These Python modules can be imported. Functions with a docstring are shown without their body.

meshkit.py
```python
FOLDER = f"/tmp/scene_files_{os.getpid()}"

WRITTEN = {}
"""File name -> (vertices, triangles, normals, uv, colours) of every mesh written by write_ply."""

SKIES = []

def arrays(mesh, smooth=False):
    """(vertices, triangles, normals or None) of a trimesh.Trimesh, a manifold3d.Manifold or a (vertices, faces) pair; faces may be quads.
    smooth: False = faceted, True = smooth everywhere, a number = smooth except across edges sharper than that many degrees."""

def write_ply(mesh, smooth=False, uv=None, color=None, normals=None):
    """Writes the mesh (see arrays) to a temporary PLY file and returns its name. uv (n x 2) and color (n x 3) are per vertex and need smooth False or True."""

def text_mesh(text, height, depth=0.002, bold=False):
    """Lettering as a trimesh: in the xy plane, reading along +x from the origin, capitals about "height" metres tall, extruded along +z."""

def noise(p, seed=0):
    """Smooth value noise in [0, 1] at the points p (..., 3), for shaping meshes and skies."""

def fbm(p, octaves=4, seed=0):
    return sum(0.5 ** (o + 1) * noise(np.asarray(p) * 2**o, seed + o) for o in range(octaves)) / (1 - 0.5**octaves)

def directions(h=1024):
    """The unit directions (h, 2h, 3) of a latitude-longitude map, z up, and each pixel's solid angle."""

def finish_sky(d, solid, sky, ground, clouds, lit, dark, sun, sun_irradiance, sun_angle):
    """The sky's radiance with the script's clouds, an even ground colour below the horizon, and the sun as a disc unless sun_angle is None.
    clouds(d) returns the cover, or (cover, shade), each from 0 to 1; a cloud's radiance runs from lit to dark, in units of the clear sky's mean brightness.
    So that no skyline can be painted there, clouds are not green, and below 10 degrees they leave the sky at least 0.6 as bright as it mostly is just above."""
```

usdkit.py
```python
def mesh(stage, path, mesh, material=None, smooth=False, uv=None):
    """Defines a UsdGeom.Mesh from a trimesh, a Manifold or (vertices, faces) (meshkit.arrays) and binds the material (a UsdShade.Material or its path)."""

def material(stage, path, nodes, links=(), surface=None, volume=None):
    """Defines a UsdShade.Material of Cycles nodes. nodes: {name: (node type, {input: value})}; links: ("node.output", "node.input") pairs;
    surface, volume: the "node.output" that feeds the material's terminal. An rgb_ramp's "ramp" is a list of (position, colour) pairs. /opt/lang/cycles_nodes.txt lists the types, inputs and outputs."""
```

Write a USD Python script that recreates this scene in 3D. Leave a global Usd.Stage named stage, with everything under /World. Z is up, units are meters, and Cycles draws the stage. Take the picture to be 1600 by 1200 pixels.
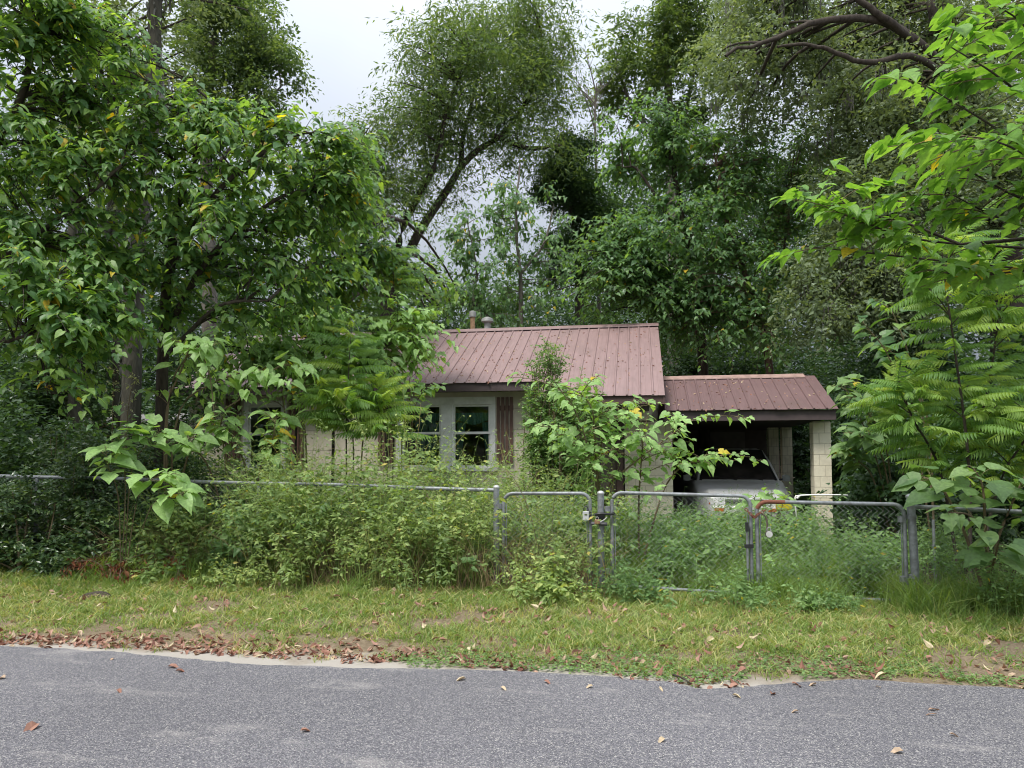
import math, numpy as np, trimesh, usdkit, meshkit
from pxr import Usd, UsdGeom, UsdLux, UsdShade, Gf, Sdf, Vt
import manifold3d as m3
import shapely.geometry as sg
stage = Usd.Stage.CreateInMemory()
UsdGeom.SetStageUpAxis(stage, 'Z'); UsdGeom.SetStageMetersPerUnit(stage, 1.0)
UsdGeom.Xform.Define(stage, '/World'); UsdGeom.Scope.Define(stage, '/World/Looks')
A = np.array
# ---------------------------------------------------------------- camera, sky, sun, exposure
FPX, EYE, YAW, PITCH, HORIZON = 1120.0, 1.6, math.radians(10), math.radians(3.5), 717.0
EXPOSURE = 1.42
SKY_STRENGTH, SUN_STRENGTH = 0.10, 0.40
PV = HORIZON - FPX * math.tan(PITCH)                    # row of the principal point
cam = UsdGeom.Camera.Define(stage, '/World/camera')
cam.CreateHorizontalApertureAttr(36.0); cam.CreateFocalLengthAttr(FPX / 1600 * 36)
cam.CreateVerticalApertureAttr(27.0)
cam.CreateVerticalApertureOffsetAttr((PV - 600) / 1600 * 36)
cam.CreateFStopAttr(0.0); cam.CreateExposureAttr(EXPOSURE)
FWD = A([-math.sin(YAW) * math.cos(PITCH), math.cos(YAW) * math.cos(PITCH), math.sin(PITCH)])
RGT = A([math.cos(YAW), math.sin(YAW), 0.0]); UPV = np.cross(RGT, FWD)
CAM = A([0, 0, EYE])
M = np.eye(4); M[0, :3], M[1, :3], M[2, :3], M[3, :3] = RGT, UPV, -FWD, CAM
UsdGeom.Xformable(cam).AddTransformOp().Set(Gf.Matrix4d(*M.ravel().tolist()))
SUN = A([-0.25, -0.42, 0.87]); SUN /= np.linalg.norm(SUN)
dome = UsdLux.DomeLight.Define(stage, '/World/sky'); dome.CreateIntensityAttr(1.0)
sky_mat = usdkit.material(stage, '/World/Looks/sky', {
    'sky': ('sky_texture', {'sky_type': 'single_scattering', 'sun_disc': False, 'sun_elevation': math.asin(SUN[2]), 'sun_rotation': math.atan2(SUN[0], SUN[1]), 'aerosol_density': 3.0}),
    'tc': ('texture_coordinate', {}), 'n': ('noise_texture', {'scale': 2.2, 'detail': 5.0, 'roughness': 0.5}),
    'r': ('rgb_ramp', {'ramp': [(0.3, (0.78, 0.86, 1.0)), (0.7, (0.90, 0.95, 1.03))]}),
    'sz': ('separate_xyz', {}), 'ov': ('math', {'math_type': 'multiply_add', 'value2': 7.5, 'value3': 0.35}), 'ml': ('vector_math', {'math_type': 'scale'}),   # an overcast sky is brighter overhead
    'ab': ('math', {'math_type': 'maximum', 'value2': 0.0}), 'mx': ('mix', {'fac': 0.93}), 'bg': ('background_shader', {'strength': SKY_STRENGTH})},
    [('tc.generated', 'n.vector'), ('n.fac', 'r.fac'), ('sky.color', 'mx.color1'), ('tc.generated', 'sz.vector'), ('sz.z', 'ab.value1'), ('ab.value', 'ov.value1'), ('r.color', 'ml.vector1'), ('ov.value', 'ml.scale'), ('ml.vector', 'mx.color2'), ('mx.color', 'bg.color')], surface='bg.background')
UsdShade.MaterialBindingAPI.Apply(dome.GetPrim()).Bind(sky_mat)
sun = UsdLux.DistantLight.Define(stage, '/World/sun')
sun.CreateIntensityAttr(SUN_STRENGTH); sun.CreateAngleAttr(18.0); sun.CreateColorAttr(Gf.Vec3f(1, 0.96, 0.9)); sun.CreateNormalizeAttr(True)
z_ = SUN; x_ = np.cross([0, 0, 1], z_); x_ /= np.linalg.norm(x_); y_ = np.cross(z_, x_)
S = np.eye(4); S[0, :3], S[1, :3], S[2, :3] = x_, y_, z_
UsdGeom.Xformable(sun).AddTransformOp().Set(Gf.Matrix4d(*S.ravel().tolist()))

# ---------------------------------------------------------------- helpers: places seen in the photograph, in metres
def ray(u, v):
    return FWD + RGT * ((u - 800) / FPX) + UPV * ((PV - v) / FPX)
def at_y(u, v, Y):
    r = ray(u, v); return CAM + r * (Y / r[1])
def at_d(u, v, D):                                      # D: distance straight ahead of the camera, level
    r = ray(u, v); h = r @ A([-math.sin(YAW), math.cos(YAW), 0]); return CAM + r * (D / h)
def smooth(a, b, t):
    t = np.clip((np.asarray(t, float) - a) / (b - a), 0, 1); return t * t * (3 - 2 * t)
def gz(x, y):
    x, y = np.asarray(x, float), np.asarray(y, float)
    p = np.stack([x * 1.3, y * 1.3, 0 * x], -1)
    return (0.12 * smooth(5.4, 10, y) + 0.12 * smooth(1, -7, x) * smooth(5.6, 8.3, y) + 0.05 * (meshkit.noise(p, 3) - 0.5) * smooth(5.6, 6.6, y) - 0.012)
def at_g(u, v):
    r = ray(u, v); z = 0.0
    for _ in range(6):
        p = CAM + r * ((z - EYE) / r[2]); z = float(gz(p[0], p[1]))
    return A([p[0], p[1], z])
def project(p):
    q = np.asarray(p) - CAM; d = q @ FWD
    return 800 + FPX * (q @ RGT) / d, PV - FPX * (q @ UPV) / d, d
def on_ground(p, lift=0.0):
    return A([p[0], p[1], float(gz(p[0], p[1])) + lift])

used = {}
def numbered(parent, name):
    k = (parent, name); n = used.get(k, 0); used[k] = n + 1
    return f'{parent}/{name}' + (f'_{n:03d}' if n else '')
def tag(prim, label=None, cat=None, group=None, kind=None):
    for k, v in (('label', label), ('category', cat), ('group', group), ('kind', kind)):
        if v: prim.SetCustomDataByKey(k, v)
    return prim
def thing(name, label, cat, group=None, at=None):
    path = numbered('/World', name)
    x = UsdGeom.Xform.Define(stage, path); tag(x.GetPrim(), label, cat, group)
    return path
def emit(parent, name, V, F, mat, tint=None, smooth=False, label=None, cat=None, group=None, kind=None, **kw):
    V, F = np.asarray(V, np.float64), np.asarray(F, np.int64)
    N = None
    if smooth is not False:
        V, F, N = meshkit.arrays((V, F), smooth)
    if F.ndim == 2:
        cnt = np.full(len(F), F.shape[1], np.int32)
    path = numbered(parent, name)
    m = UsdGeom.Mesh.Define(stage, path)
    m.CreatePointsAttr(Vt.Vec3fArray.FromNumpy(np.ascontiguousarray(V, np.float32)))
    m.CreateFaceVertexCountsAttr(Vt.IntArray.FromNumpy(cnt)); m.CreateFaceVertexIndicesAttr(Vt.IntArray.FromNumpy(F.astype(np.int32).ravel()))
    m.CreateSubdivisionSchemeAttr('none')
    if N is not None:
        m.CreateNormalsAttr(Vt.Vec3fArray.FromNumpy(N.astype(np.float32))); m.SetNormalsInterpolation('vertex')
    if tint is not None:
        if np.ndim(tint) and len(tint) != len(V): tint = float(np.asarray(tint).ravel()[0])
        t = np.broadcast_to(np.asarray(tint, np.float32), (len(V),))
        UsdGeom.PrimvarsAPI(m).CreatePrimvar('tint', Sdf.ValueTypeNames.FloatArray, 'vertex').Set(Vt.FloatArray.FromNumpy(np.ascontiguousarray(t)))
    UsdShade.MaterialBindingAPI.Apply(m.GetPrim()).Bind(mat)
    tag(m.GetPrim(), label, cat, group, kind)
    return path
def emit_tm(parent, name, tm, mat, **kw):
    if hasattr(tm, 'to_mesh'):
        q = tm.to_mesh(); V, F = q.vert_properties[:, :3], q.tri_verts
    else: V, F = tm.vertices, tm.faces
    return emit(parent, name, V, F, mat, **kw)

class MB:
    def __init__(s): s.V, s.F, s.T, s.n = [], [], [], 0
    def add(s, V, F, t=0.5):
        V = np.asarray(V, float); s.V.append(V); s.F.append(np.asarray(F, int) + s.n); s.T.append(np.broadcast_to(t, (len(V),))); s.n += len(V); return s
    def box(s, lo, hi, t=0.5):
        lo, hi = A(lo, float), A(hi, float)
        V = A([[x, y, z] for x in (0, 1) for y in (0, 1) for z in (0, 1)]) * (hi - lo) + lo
        F = A([[0, 1, 3], [0, 3, 2], [4, 6, 7], [4, 7, 5], [0, 4, 5], [0, 5, 1], [2, 3, 7], [2, 7, 6], [0, 2, 6], [0, 6, 4], [1, 5, 7], [1, 7, 3]])
        return s.add(V, F, t)
    def tm(s, m, t=0.5): return s.add(m.vertices, m.faces, t)
    def tube(s, pts, r, sides=8, cap=True, t=0.5):
        V, F = tubes(A(pts, float)[None], np.broadcast_to(r, (1, len(pts))), sides)
        if cap:
            k = len(pts); n = len(V); V = np.vstack([V, A([pts[0], pts[-1]], float)])
            F = np.vstack([F, [[(i + 1) % sides, i, n] for i in range(sides)], [[(k - 1) * sides + i, (k - 1) * sides + (i + 1) % sides, n + 1] for i in range(sides)]])
        return s.add(V, F, t)
    def out(s, parent, name, mat, **kw):
        if len(s.V) > 1 and kw.get('kind') != 'stuff':      # each piece is a part of its own
            at = np.cumsum([0] + [len(v) for v in s.V]); first = None
            for v, f, t, a in zip(s.V, s.F, s.T, at):
                p = emit(parent, name, v, f - a, mat, tint=t, **kw); first = first or p
            return first
        return emit(parent, name, np.vstack(s.V), np.vstack(s.F), mat, tint=np.concatenate(s.T), **kw)

def norm(a): return a / np.maximum(np.linalg.norm(a, axis=-1, keepdims=True), 1e-9)
def tubes(P, R, sides=5):
    """P (M,K,3) polylines, R (M,K) radii -> one mesh."""
    P = np.asarray(P, float); Mn, K, _ = P.shape; R = np.broadcast_to(R, (Mn, K))
    T = norm(np.gradient(P, axis=1))
    ref = np.where(np.abs(T[..., 2:]) < 0.92, A([0, 0, 1.0]), A([1.0, 0, 0]))
    a = norm(np.cross(T, ref)); b = np.cross(T, a)
    th = np.arange(sides) * 2 * np.pi / sides
    V = P[:, :, None] + R[..., None, None] * (np.cos(th)[:, None] * a[:, :, None] + np.sin(th)[:, None] * b[:, :, None])
    i, j = np.meshgrid(np.arange(K - 1), np.arange(sides), indexing='ij'); jn = (j + 1) % sides
    q = np.stack([i * sides + j, i * sides + jn, (i + 1) * sides + jn, (i + 1) * sides + j], -1).reshape(-1, 4)
    q = np.vstack([q[:, [0, 2, 1]], q[:, [0, 3, 2]]])
    F = (np.arange(Mn)[:, None, None] * K * sides + q[None]).reshape(-1, 3)
    return V.reshape(-1, 3), F
def curve(pts, k=24):
    """Catmull-Rom through the points."""
    p = A(pts, float)
    if len(p) == 2: return p[0] + (p[1] - p[0]) * np.linspace(0, 1, k)[:, None]
    q = np.vstack([2 * p[0] - p[1], p, 2 * p[-1] - p[-2]]); out = []
    t = np.linspace(0, len(p) - 1, k); i = np.minimum(t.astype(int), len(p) - 2); f = (t - i)[:, None]
    p0, p1, p2, p3 = q[i], q[i + 1], q[i + 2], q[i + 3]
    return 0.5 * (2 * p1 + (p2 - p0) * f + (2 * p0 - 5 * p1 + 4 * p2 - p3) * f**2 + (3 * p1 - p0 - 3 * p2 + p3) * f**3)

# ---------------------------------------------------------------- materials
def mat(name, nodes, links, surface): return usdkit.material(stage, '/World/Looks/' + name, nodes, links, surface=surface)
def plain(name, color, rough=0.6, metallic=0.0, vary=0.25, scale=6.0, spec=0.4, bump=0.0, dirt=None, bscale=60.0, grime=None):
    c = A(color)
    n = {'g': ('geometry', {}), 'n': ('noise_texture', {'scale': scale, 'detail': 6.0, 'roughness': 0.65}),
         'r': ('rgb_ramp', {'ramp': [(0.3, c * (1 - vary)), (0.7, np.minimum(c * (1 + vary), 1))]}),
         'p': ('principled_bsdf', {'roughness': rough, 'metallic': metallic, 'specular_ior_level': spec})}
    l = [('g.position', 'n.vector'), ('n.fac', 'r.fac')]
    last = 'r.color'
    if dirt is not None:
        n['n2'] = ('noise_texture', {'scale': scale * 0.35, 'detail': 8.0, 'roughness': 0.7}); n['d'] = ('rgb_ramp', {'ramp': [(0.48, (0, 0, 0)), (0.68, (1, 1, 1))]})
        n['m'] = ('mix', {'color2': dirt}); l += [('g.position', 'n2.vector'), ('n2.fac', 'd.fac'), ('d.color', 'm.fac'), (last, 'm.color1')]; last = 'm.color'
    l.append((last, 'p.base_color'))
    if bump:
        n['n3'] = ('noise_texture', {'scale': bscale, 'detail': 4.0}); n['b'] = ('bump', {'strength': bump, 'distance': 0.01})
        l += [('g.position', 'n3.vector'), ('n3.fac', 'b.height'), ('b.normal', 'p.normal')]
    return mat(name, n, l, 'p.BSDF')
LEAF_GAIN = A([1.28, 1.22, 1.45])
def leafmat(name, stops, trans=0.4, rough=0.45, spec=0.35, tboost=(1.5, 1.45, 0.5), yellow=None, gain=None):
    st = [(p, A(c) * (LEAF_GAIN if gain is None else gain)) for p, c in stops]
    if yellow is not None: st += [(0.935, st[-1][1]), (0.945, A(yellow)), (1.0, A(yellow) * A([1.0, 0.86, 0.7]))]
    n = {'a': ('attribute', {'attribute': 'tint'}), 'r': ('rgb_ramp', {'ramp': st}),
         'g': ('geometry', {}), 'n': ('noise_texture', {'scale': 35.0, 'detail': 2.0}), 'nr': ('rgb_ramp', {'ramp': [(0.3, (0.8, 0.8, 0.8)), (0.7, (1.15, 1.15, 1.15))]}),
         'mm': ('mix', {'mix_type': 'multiply', 'fac': 1.0}),
         'tm': ('mix', {'mix_type': 'multiply', 'fac': 1.0, 'color2': tboost}),
         'p': ('principled_bsdf', {'roughness': rough, 'specular_ior_level': spec}), 't': ('translucent_bsdf', {}), 'x': ('mix_closure', {'fac': trans})}
    l = [('a.fac', 'r.fac'), ('g.position', 'n.vector'), ('n.fac', 'nr.fac'), ('r.color', 'mm.color1'), ('nr.color', 'mm.color2'), ('mm.color', 'p.base_color'), ('mm.color', 'tm.color1'), ('tm.color', 't.color'),
         ('p.BSDF', 'x.closure1'), ('t.BSDF', 'x.closure2')]
    return mat(name, n, l, 'x.closure')
YEL = (0.55, 0.46, 0.05)
L = {}
L['mulberry'] = leafmat('mulberry_leaf', [(0, (0.055, 0.13, 0.042)), (0.45, (0.10, 0.205, 0.055)), (0.9, (0.19, 0.31, 0.07))], 0.5, 0.45, 0.5, tboost=(2.0, 1.8, 0.5), yellow=YEL)
L['sapling'] = leafmat('sapling_leaf', [(0, (0.17, 0.29, 0.085)), (0.5, (0.22, 0.37, 0.11)), (0.9, (0.28, 0.44, 0.135))], 0.42, 0.5, 0.4, yellow=YEL)
L['bright'] = leafmat('bright_leaf', [(0, (0.10, 0.22, 0.035)), (0.5, (0.14, 0.29, 0.045)), (0.9, (0.19, 0.35, 0.06))], 0.5, 0.5, 0.4, tboost=(1.35, 1.3, 0.5), yellow=YEL)
L['broad'] = leafmat('broad_leaf', [(0, (0.045, 0.10, 0.04)), (0.5, (0.065, 0.14, 0.05)), (0.9, (0.10, 0.20, 0.06))], 0.48, 0.42, 0.55, tboost=(2.1, 1.9, 0.6), gain=A([1.7, 1.55, 1.75]), yellow=YEL)
L['pecan'] = leafmat('pecan_leaf', [(0, (0.055, 0.10, 0.038)), (0.5, (0.09, 0.15, 0.052)), (0.9, (0.15, 0.215, 0.07))], 0.5, 0.5, 0.35)
L['oak'] = leafmat('oak_leaf', [(0, (0.07, 0.10, 0.05)), (0.5, (0.115, 0.155, 0.075)), (0.9, (0.18, 0.225, 0.11))], 0.38, 0.45, 0.45, gain=A([1.5, 1.5, 1.6]))
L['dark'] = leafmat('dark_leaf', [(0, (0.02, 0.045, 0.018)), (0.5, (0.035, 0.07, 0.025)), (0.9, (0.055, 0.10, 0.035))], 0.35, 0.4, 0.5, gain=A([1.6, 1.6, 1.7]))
L['frond'] = leafmat('frond_leaf', [(0, (0.09, 0.19, 0.045)), (0.5, (0.15, 0.27, 0.06)), (0.9, (0.27, 0.38, 0.08))], 0.5, 0.5, 0.4, tboost=(1.9, 1.7, 0.5))
L['laurel'] = leafmat('laurel_leaf', [(0, (0.028, 0.06, 0.02)), (0.5, (0.045, 0.09, 0.028)), (0.9, (0.11, 0.17, 0.05))], 0.25, 0.32, 0.55)
L['privet'] = leafmat('privet_leaf', [(0, (0.06, 0.115, 0.038)), (0.5, (0.095, 0.17, 0.055)), (0.9, (0.18, 0.25, 0.10))], 0.4, 0.4, 0.45, gain=1.7)
L['weed'] = leafmat('weed_leaf', [(0, (0.085, 0.155, 0.05)), (0.35, (0.135, 0.23, 0.072)), (0.7, (0.21, 0.325, 0.105)), (0.88, (0.29, 0.38, 0.135)), (0.93, (0.28, 0.24, 0.09))], 0.4, 0.5, 0.4, yellow=(0.45, 0.42, 0.12), gain=A([1.48, 1.28, 1.3]))
L['yard'] = leafmat('yard_leaf', [(0, (0.08, 0.16, 0.045)), (0.5, (0.13, 0.23, 0.065)), (0.9, (0.20, 0.31, 0.095))], 0.4, 0.5, 0.4, yellow=YEL)
L['grass'] = leafmat('grass_blade', [(0, (0.085, 0.145, 0.035)), (0.5, (0.145, 0.20, 0.055)), (0.8, (0.25, 0.275, 0.11)), (1.0, (0.37, 0.31, 0.17))], 0.35, 0.5, 0.4, gain=A([1.3, 1.38, 1.2]))
L['litter'] = leafmat('dead_leaf', [(0, (0.13, 0.055, 0.04)), (0.35, (0.23, 0.11, 0.075)), (0.65, (0.33, 0.19, 0.14)), (0.9, (0.40, 0.30, 0.21)), (1.0, (0.50, 0.42, 0.27))], 0.12, 0.65, 0.25, tboost=(1, 0.8, 0.6), gain=1.1)
L['rust'] = leafmat('rust_frond', [(0, (0.10, 0.035, 0.018)), (0.6, (0.19, 0.065, 0.03)), (1.0, (0.26, 0.13, 0.07))], 0.15, 0.7, 0.2, tboost=(1, 0.8, 0.6), gain=1.1)
L['straw'] = leafmat('straw', [(0, (0.13, 0.08, 0.045)), (0.6, (0.26, 0.19, 0.10)), (1.0, (0.36, 0.29, 0.16))], 0.1, 0.7, 0.2, tboost=(1, .9, .7), gain=1.1)
L['moss'] = leafmat('hanging_moss', [(0, (0.12, 0.125, 0.09)), (1, (0.22, 0.22, 0.17))], 0.3, 0.8, 0.1, tboost=(1, 1, 0.9))
def bark(name, a, b, scale=14.0):
    return mat(name, {'g': ('geometry', {}), 'mp': ('mapping', {'scale': (1, 1, 0.25)}), 'n': ('noise_texture', {'scale': scale, 'detail': 6.0, 'roughness': 0.7}), 'r': ('rgb_ramp', {'ramp': [(0.3, a), (0.7, b)]}),
        'bp': ('bump', {'strength': 0.8, 'distance': 0.03}), 'p': ('principled_bsdf', {'roughness': 0.9, 'specular_ior_level': 0.2})},
        [('g.position', 'mp.vector'), ('mp.vector', 'n.vector'), ('n.fac', 'r.fac'), ('r.color', 'p.base_color'), ('n.fac', 'bp.height'), ('bp.normal', 'p.normal')], 'p.BSDF')
B_dark = bark('dark_bark', (0.025, 0.02, 0.016), (0.09, 0.075, 0.06))
B_grey = bark('grey_bark', (0.07, 0.06, 0.05), (0.22, 0.20, 0.17))
B_moss = bark('mossy_bark', (0.03, 0.028, 0.022), (0.095, 0.09, 0.068))
B_red = bark('reddish_bark', (0.08, 0.05, 0.04), (0.22, 0.15, 0.12))
B_stem = bark('stem_bark', (0.09, 0.075, 0.045), (0.22, 0.17, 0.10), 30)
B_green = bark('green_stem', (0.10, 0.11, 0.05), (0.24, 0.20, 0.10), 30)

# ---------------------------------------------------------------- leaf templates: base at the origin, midrib along +x, top side +z
def shape(half, mids, tip, tris, droop=0.25, fold=0.22, wave=0.0):
    """half: one side's outline; tris index into mids (m0, m1 ..), outline (o0, o1 ..), tip 't'."""
    nm, no = len(mids), len(half)
    def pt(x, y): return (x, y, -droop * x * x * np.sign(x) + fold * abs(y) * (1 - 0.9 * abs(y)) + wave * math.sin(9 * x + 5 * y))
    V = [pt(x, 0) for x in mids] + [pt(tip, 0)] + [pt(x, y) for x, y in half] + [pt(x, -y) for x, y in half]
    def ix(s, side): return nm if s == 't' else int(s[1:]) if s[0] == 'm' else nm + 1 + int(s[1:]) + (no if side else 0)
    F = []
    for t in tris.split():
        a, b, c = t.split('-')
        F.append([ix(a, 0), ix(c, 0), ix(b, 0)]); F.append([ix(a, 1), ix(b, 1), ix(c, 1)])
    return A(V), A(F)
T = {}
HT = 'm0-o0-o1 m0-o1-o2 m0-o2-o3 m0-o3-m1 m1-o3-o4 m1-o4-m2 m2-o4-o5 m2-o5-o6 m2-o6-t'
T['heart'] = shape([(-.10, .10), (-.14, .27), (0, .41), (.22, .46), (.48, .38), (.72, .22), (.88, .08)], [0, .3, .62], 1.0, HT, 0.3, 0.25, 0.012)
T['lobed'] = shape([(-.10, .12), (-.13, .30), (.06, .45), (.30, .44), (.30, .16), (.60, .30), (.86, .10)], [0, .26, .55], 1.0, HT, 0.3, 0.22, 0.012)
T['heart_b'] = shape([(-.08, .12), (-.10, .29), (.04, .40), (.25, .43), (.5, .36), (.74, .18), (.9, .06)], [0, .3, .62], 1.0, HT, .5, .42, .02)
T['lobed_b'] = shape([(-.10, .12), (-.12, .30), (.08, .42), (.38, .46), (.44, .20), (.62, .34), (.84, .12)], [0, .28, .55], 1.0, HT, .45, .3, .02)
T['mid_b'] = shape([(-.08, .25), (.25, .36), (.7, .2)], [0, .5], 1.0, 'm0-o0-o1 m0-o1-m1 m1-o1-o2 m1-o2-t', .5, .45)
T['heart_mid'] = shape([(-.1, .26), (.2, .45), (.65, .27)], [0, .5], 1.0, 'm0-o0-o1 m0-o1-m1 m1-o1-o2 m1-o2-t', 0.3, 0.25)
T['heart_far'] = shape([(.12, .42)], [0, .55], 1.0, 'm0-o0-m1 m1-o0-t', 0.3, 0.3)
T['oval'] = shape([(.25, .2), (.62, .2)], [0, .5], 1.0, 'm0-o0-m1 m1-o0-o1 m1-o1-t', 0.25, 0.25)
T['oval_far'] = shape([(.42, .24)], [0], 1.0, 'm0-o0-t', 0.0, 0.3)
T['lance'] = shape([(.35, .13)], [0], 1.0, 'm0-o0-t', 0.0, 0.3)
def frond_template(pairs=11, leaflet=0.24, width=0.075, droop=0.45, hang=0.5, fine=True, seed=0):
    r = np.random.default_rng(seed); Vs, Fs, n = [], [], 0
    def rach(x): return A([x, 0, 0.12 * x - droop * x * x])
    for k in range(pairs + 1):
        x = 0.16 + 0.84 * k / pairs
        b = rach(x); tang = norm(rach(x + .01) - rach(x - .01))
        for s in (-1, 1):
            ln = leaflet * (0.55 + 0.9 * math.sin(math.pi * (0.18 + 0.74 * k / pairs))) * r.uniform(0.88, 1.1) * 0.82
            if k == pairs:
                if s < 0: continue
                d = tang
            else: d = norm(A([0.42, s * 1.0, 0]) * 1.0 + A([0, 0, -hang * r.uniform(0.6, 1.3)]) + tang * 0.1)
            nrm = norm(A([0, 0, 1.0]) - d * d[2]); y = np.cross(nrm, d); w = width * ln / leaflet
            if fine:
                loc = [(0, 0, 0), (.3, .5, .01), (.3, -.5, .01), (.62, .42, -.02), (.62, -.42, -.02), (1, 0, -.1), (.45, 0, -.03)]
                P = A([b + d * q[0] * ln + y * q[1] * w * 1.1 + nrm * q[2] for q in [(a, bb, c * ln * 2) for a, bb, c in loc]])
                F = A([[0, 6, 1], [0, 2, 6], [1, 6, 3], [2, 4, 6], [3, 6, 5], [4, 5, 6]])
            else:
                P = A([b, b + d * ln * .4 + y * w * .5, b + d * ln * .4 - y * w * .5, b + d * ln - nrm * .03 * ln]); F = A([[0, 2, 1], [1, 2, 3]])
            Vs.append(P); Fs.append(F + n); n += len(P)
    P = A([rach(x) for x in np.linspace(0, 1, 6)]); V, F = tubes(P[None], np.linspace(.010, .004, 6)[None], 3)
    Vs.append(V); Fs.append(F + n)
    return np.vstack(Vs), np.vstack(Fs)
for k_ in ('heart', 'heart_b', 'heart_mid', 'mid_b', 'heart_far'): T[k_] = (T[k_][0] * A([1, .82, 1]), T[k_][1])
T['frond'] = frond_template(13, 0.215, 0.046, 0.26, 0.8)
T['frond_b'] = frond_template(14, 0.205, 0.042, 0.42, 1.15, seed=3)
T['frond_far'] = frond_template(10, 0.22, 0.07, 0.4, 0.5, False)

def orient(d, n):
    d = norm(d); n = norm(n - d * np.sum(n * d, -1, keepdims=True)); y = np.cross(n, d)
    return np.stack([d, y, n], 1)                       # rows
def place(tpl, pos, R, size):
    V, F = tpl
    P = np.einsum('vk,nkj->nvj', V, R) * np.asarray(size)[:, None, None] + pos[:, None]
    return P, F
def leaf_mesh(tpl, pos, R, size, tint):
    P, F = place(tpl, pos, R, size); n, k = len(pos), len(tpl[0])
    return P.reshape(-1, 3), (np.arange(n)[:, None, None] * k + F[None]).reshape(-1, 3), np.repeat(tint, k)
def tints(rng, n, yellow=0.0):
    t = rng.uniform(0, 0.9, n)
    if yellow: t = np.where(rng.random(n) < yellow, rng.uniform(0.95, 1.0, n), t)
    return t
def leaves_on(tw, n, size, rng, t0=0.2, flat=0.55, droop=0.5, fwd=0.5, pet=0.25, jit=0.35, tipsmall=0.35, up=1.0, out_tilt=0.35, face=0.0):
    """Leaves along twigs tw (M,K,3): (pos, frame, size), leaves alternate round the twig, blades facing up."""
    Mn, K, _ = tw.shape
    t = np.linspace(t0, 1, n)[None] + rng.uniform(-.5, .5, (Mn, n)) * (1 - t0) / n
    t = np.clip(t, 0, 0.999) * (K - 1); i = t.astype(int); f = (t - i)[..., None]
    r = np.arange(Mn)[:, None]
    p = tw[r, i] * (1 - f) + tw[r, i + 1] * f; tg = norm(tw[r, i + 1] - tw[r, i])
    ref = np.where(np.abs(tg[..., 2:]) < 0.9, A([0, 0, 1.0]), A([1.0, 0, 0]))
    a = norm(np.cross(tg, ref)); b = np.cross(a, tg)
    ph = rng.uniform(0, 6.28, (Mn, 1)) * 0.3 + np.arange(n)[None] * math.pi + rng.normal(0, 0.6, (Mn, n))
    vert = (np.abs(tg[..., 2]) > 0.75)
    ph = np.where(vert, np.arange(n)[None] * 2.4 + rng.uniform(0, 6.28, (Mn, 1)), ph)[..., None]
    o = np.cos(ph) * a + np.sin(ph) * b * flat
    d = norm(o + tg * fwd + rng.normal(0, jit * .5, o.shape))
    s = size * (1 - tipsmall * (t / (K - 1)) ** 3) * rng.uniform(0.5, 1.22, (Mn, n))
    hd = norm(d * A([1, 1, 0.3]))
    pos = p + norm(d * A([1, 1, .6]) + A([0, 0, .15])) * (s * pet)[..., None]
    d2 = norm(hd + A([0, 0, -1.0]) * (droop * rng.uniform(0.4, 1.5, (Mn, n)))[..., None])
    nn = A([0.05 * face, -face, up]) + hd * out_tilt     # blades turn to the open sky over the road
    nn = nn + rng.normal(0, jit, d.shape)
    return pos.reshape(-1, 3), orient(d2.reshape(-1, 3), nn.reshape(-1, 3)), s.ravel(), p.reshape(-1, 3)
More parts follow.
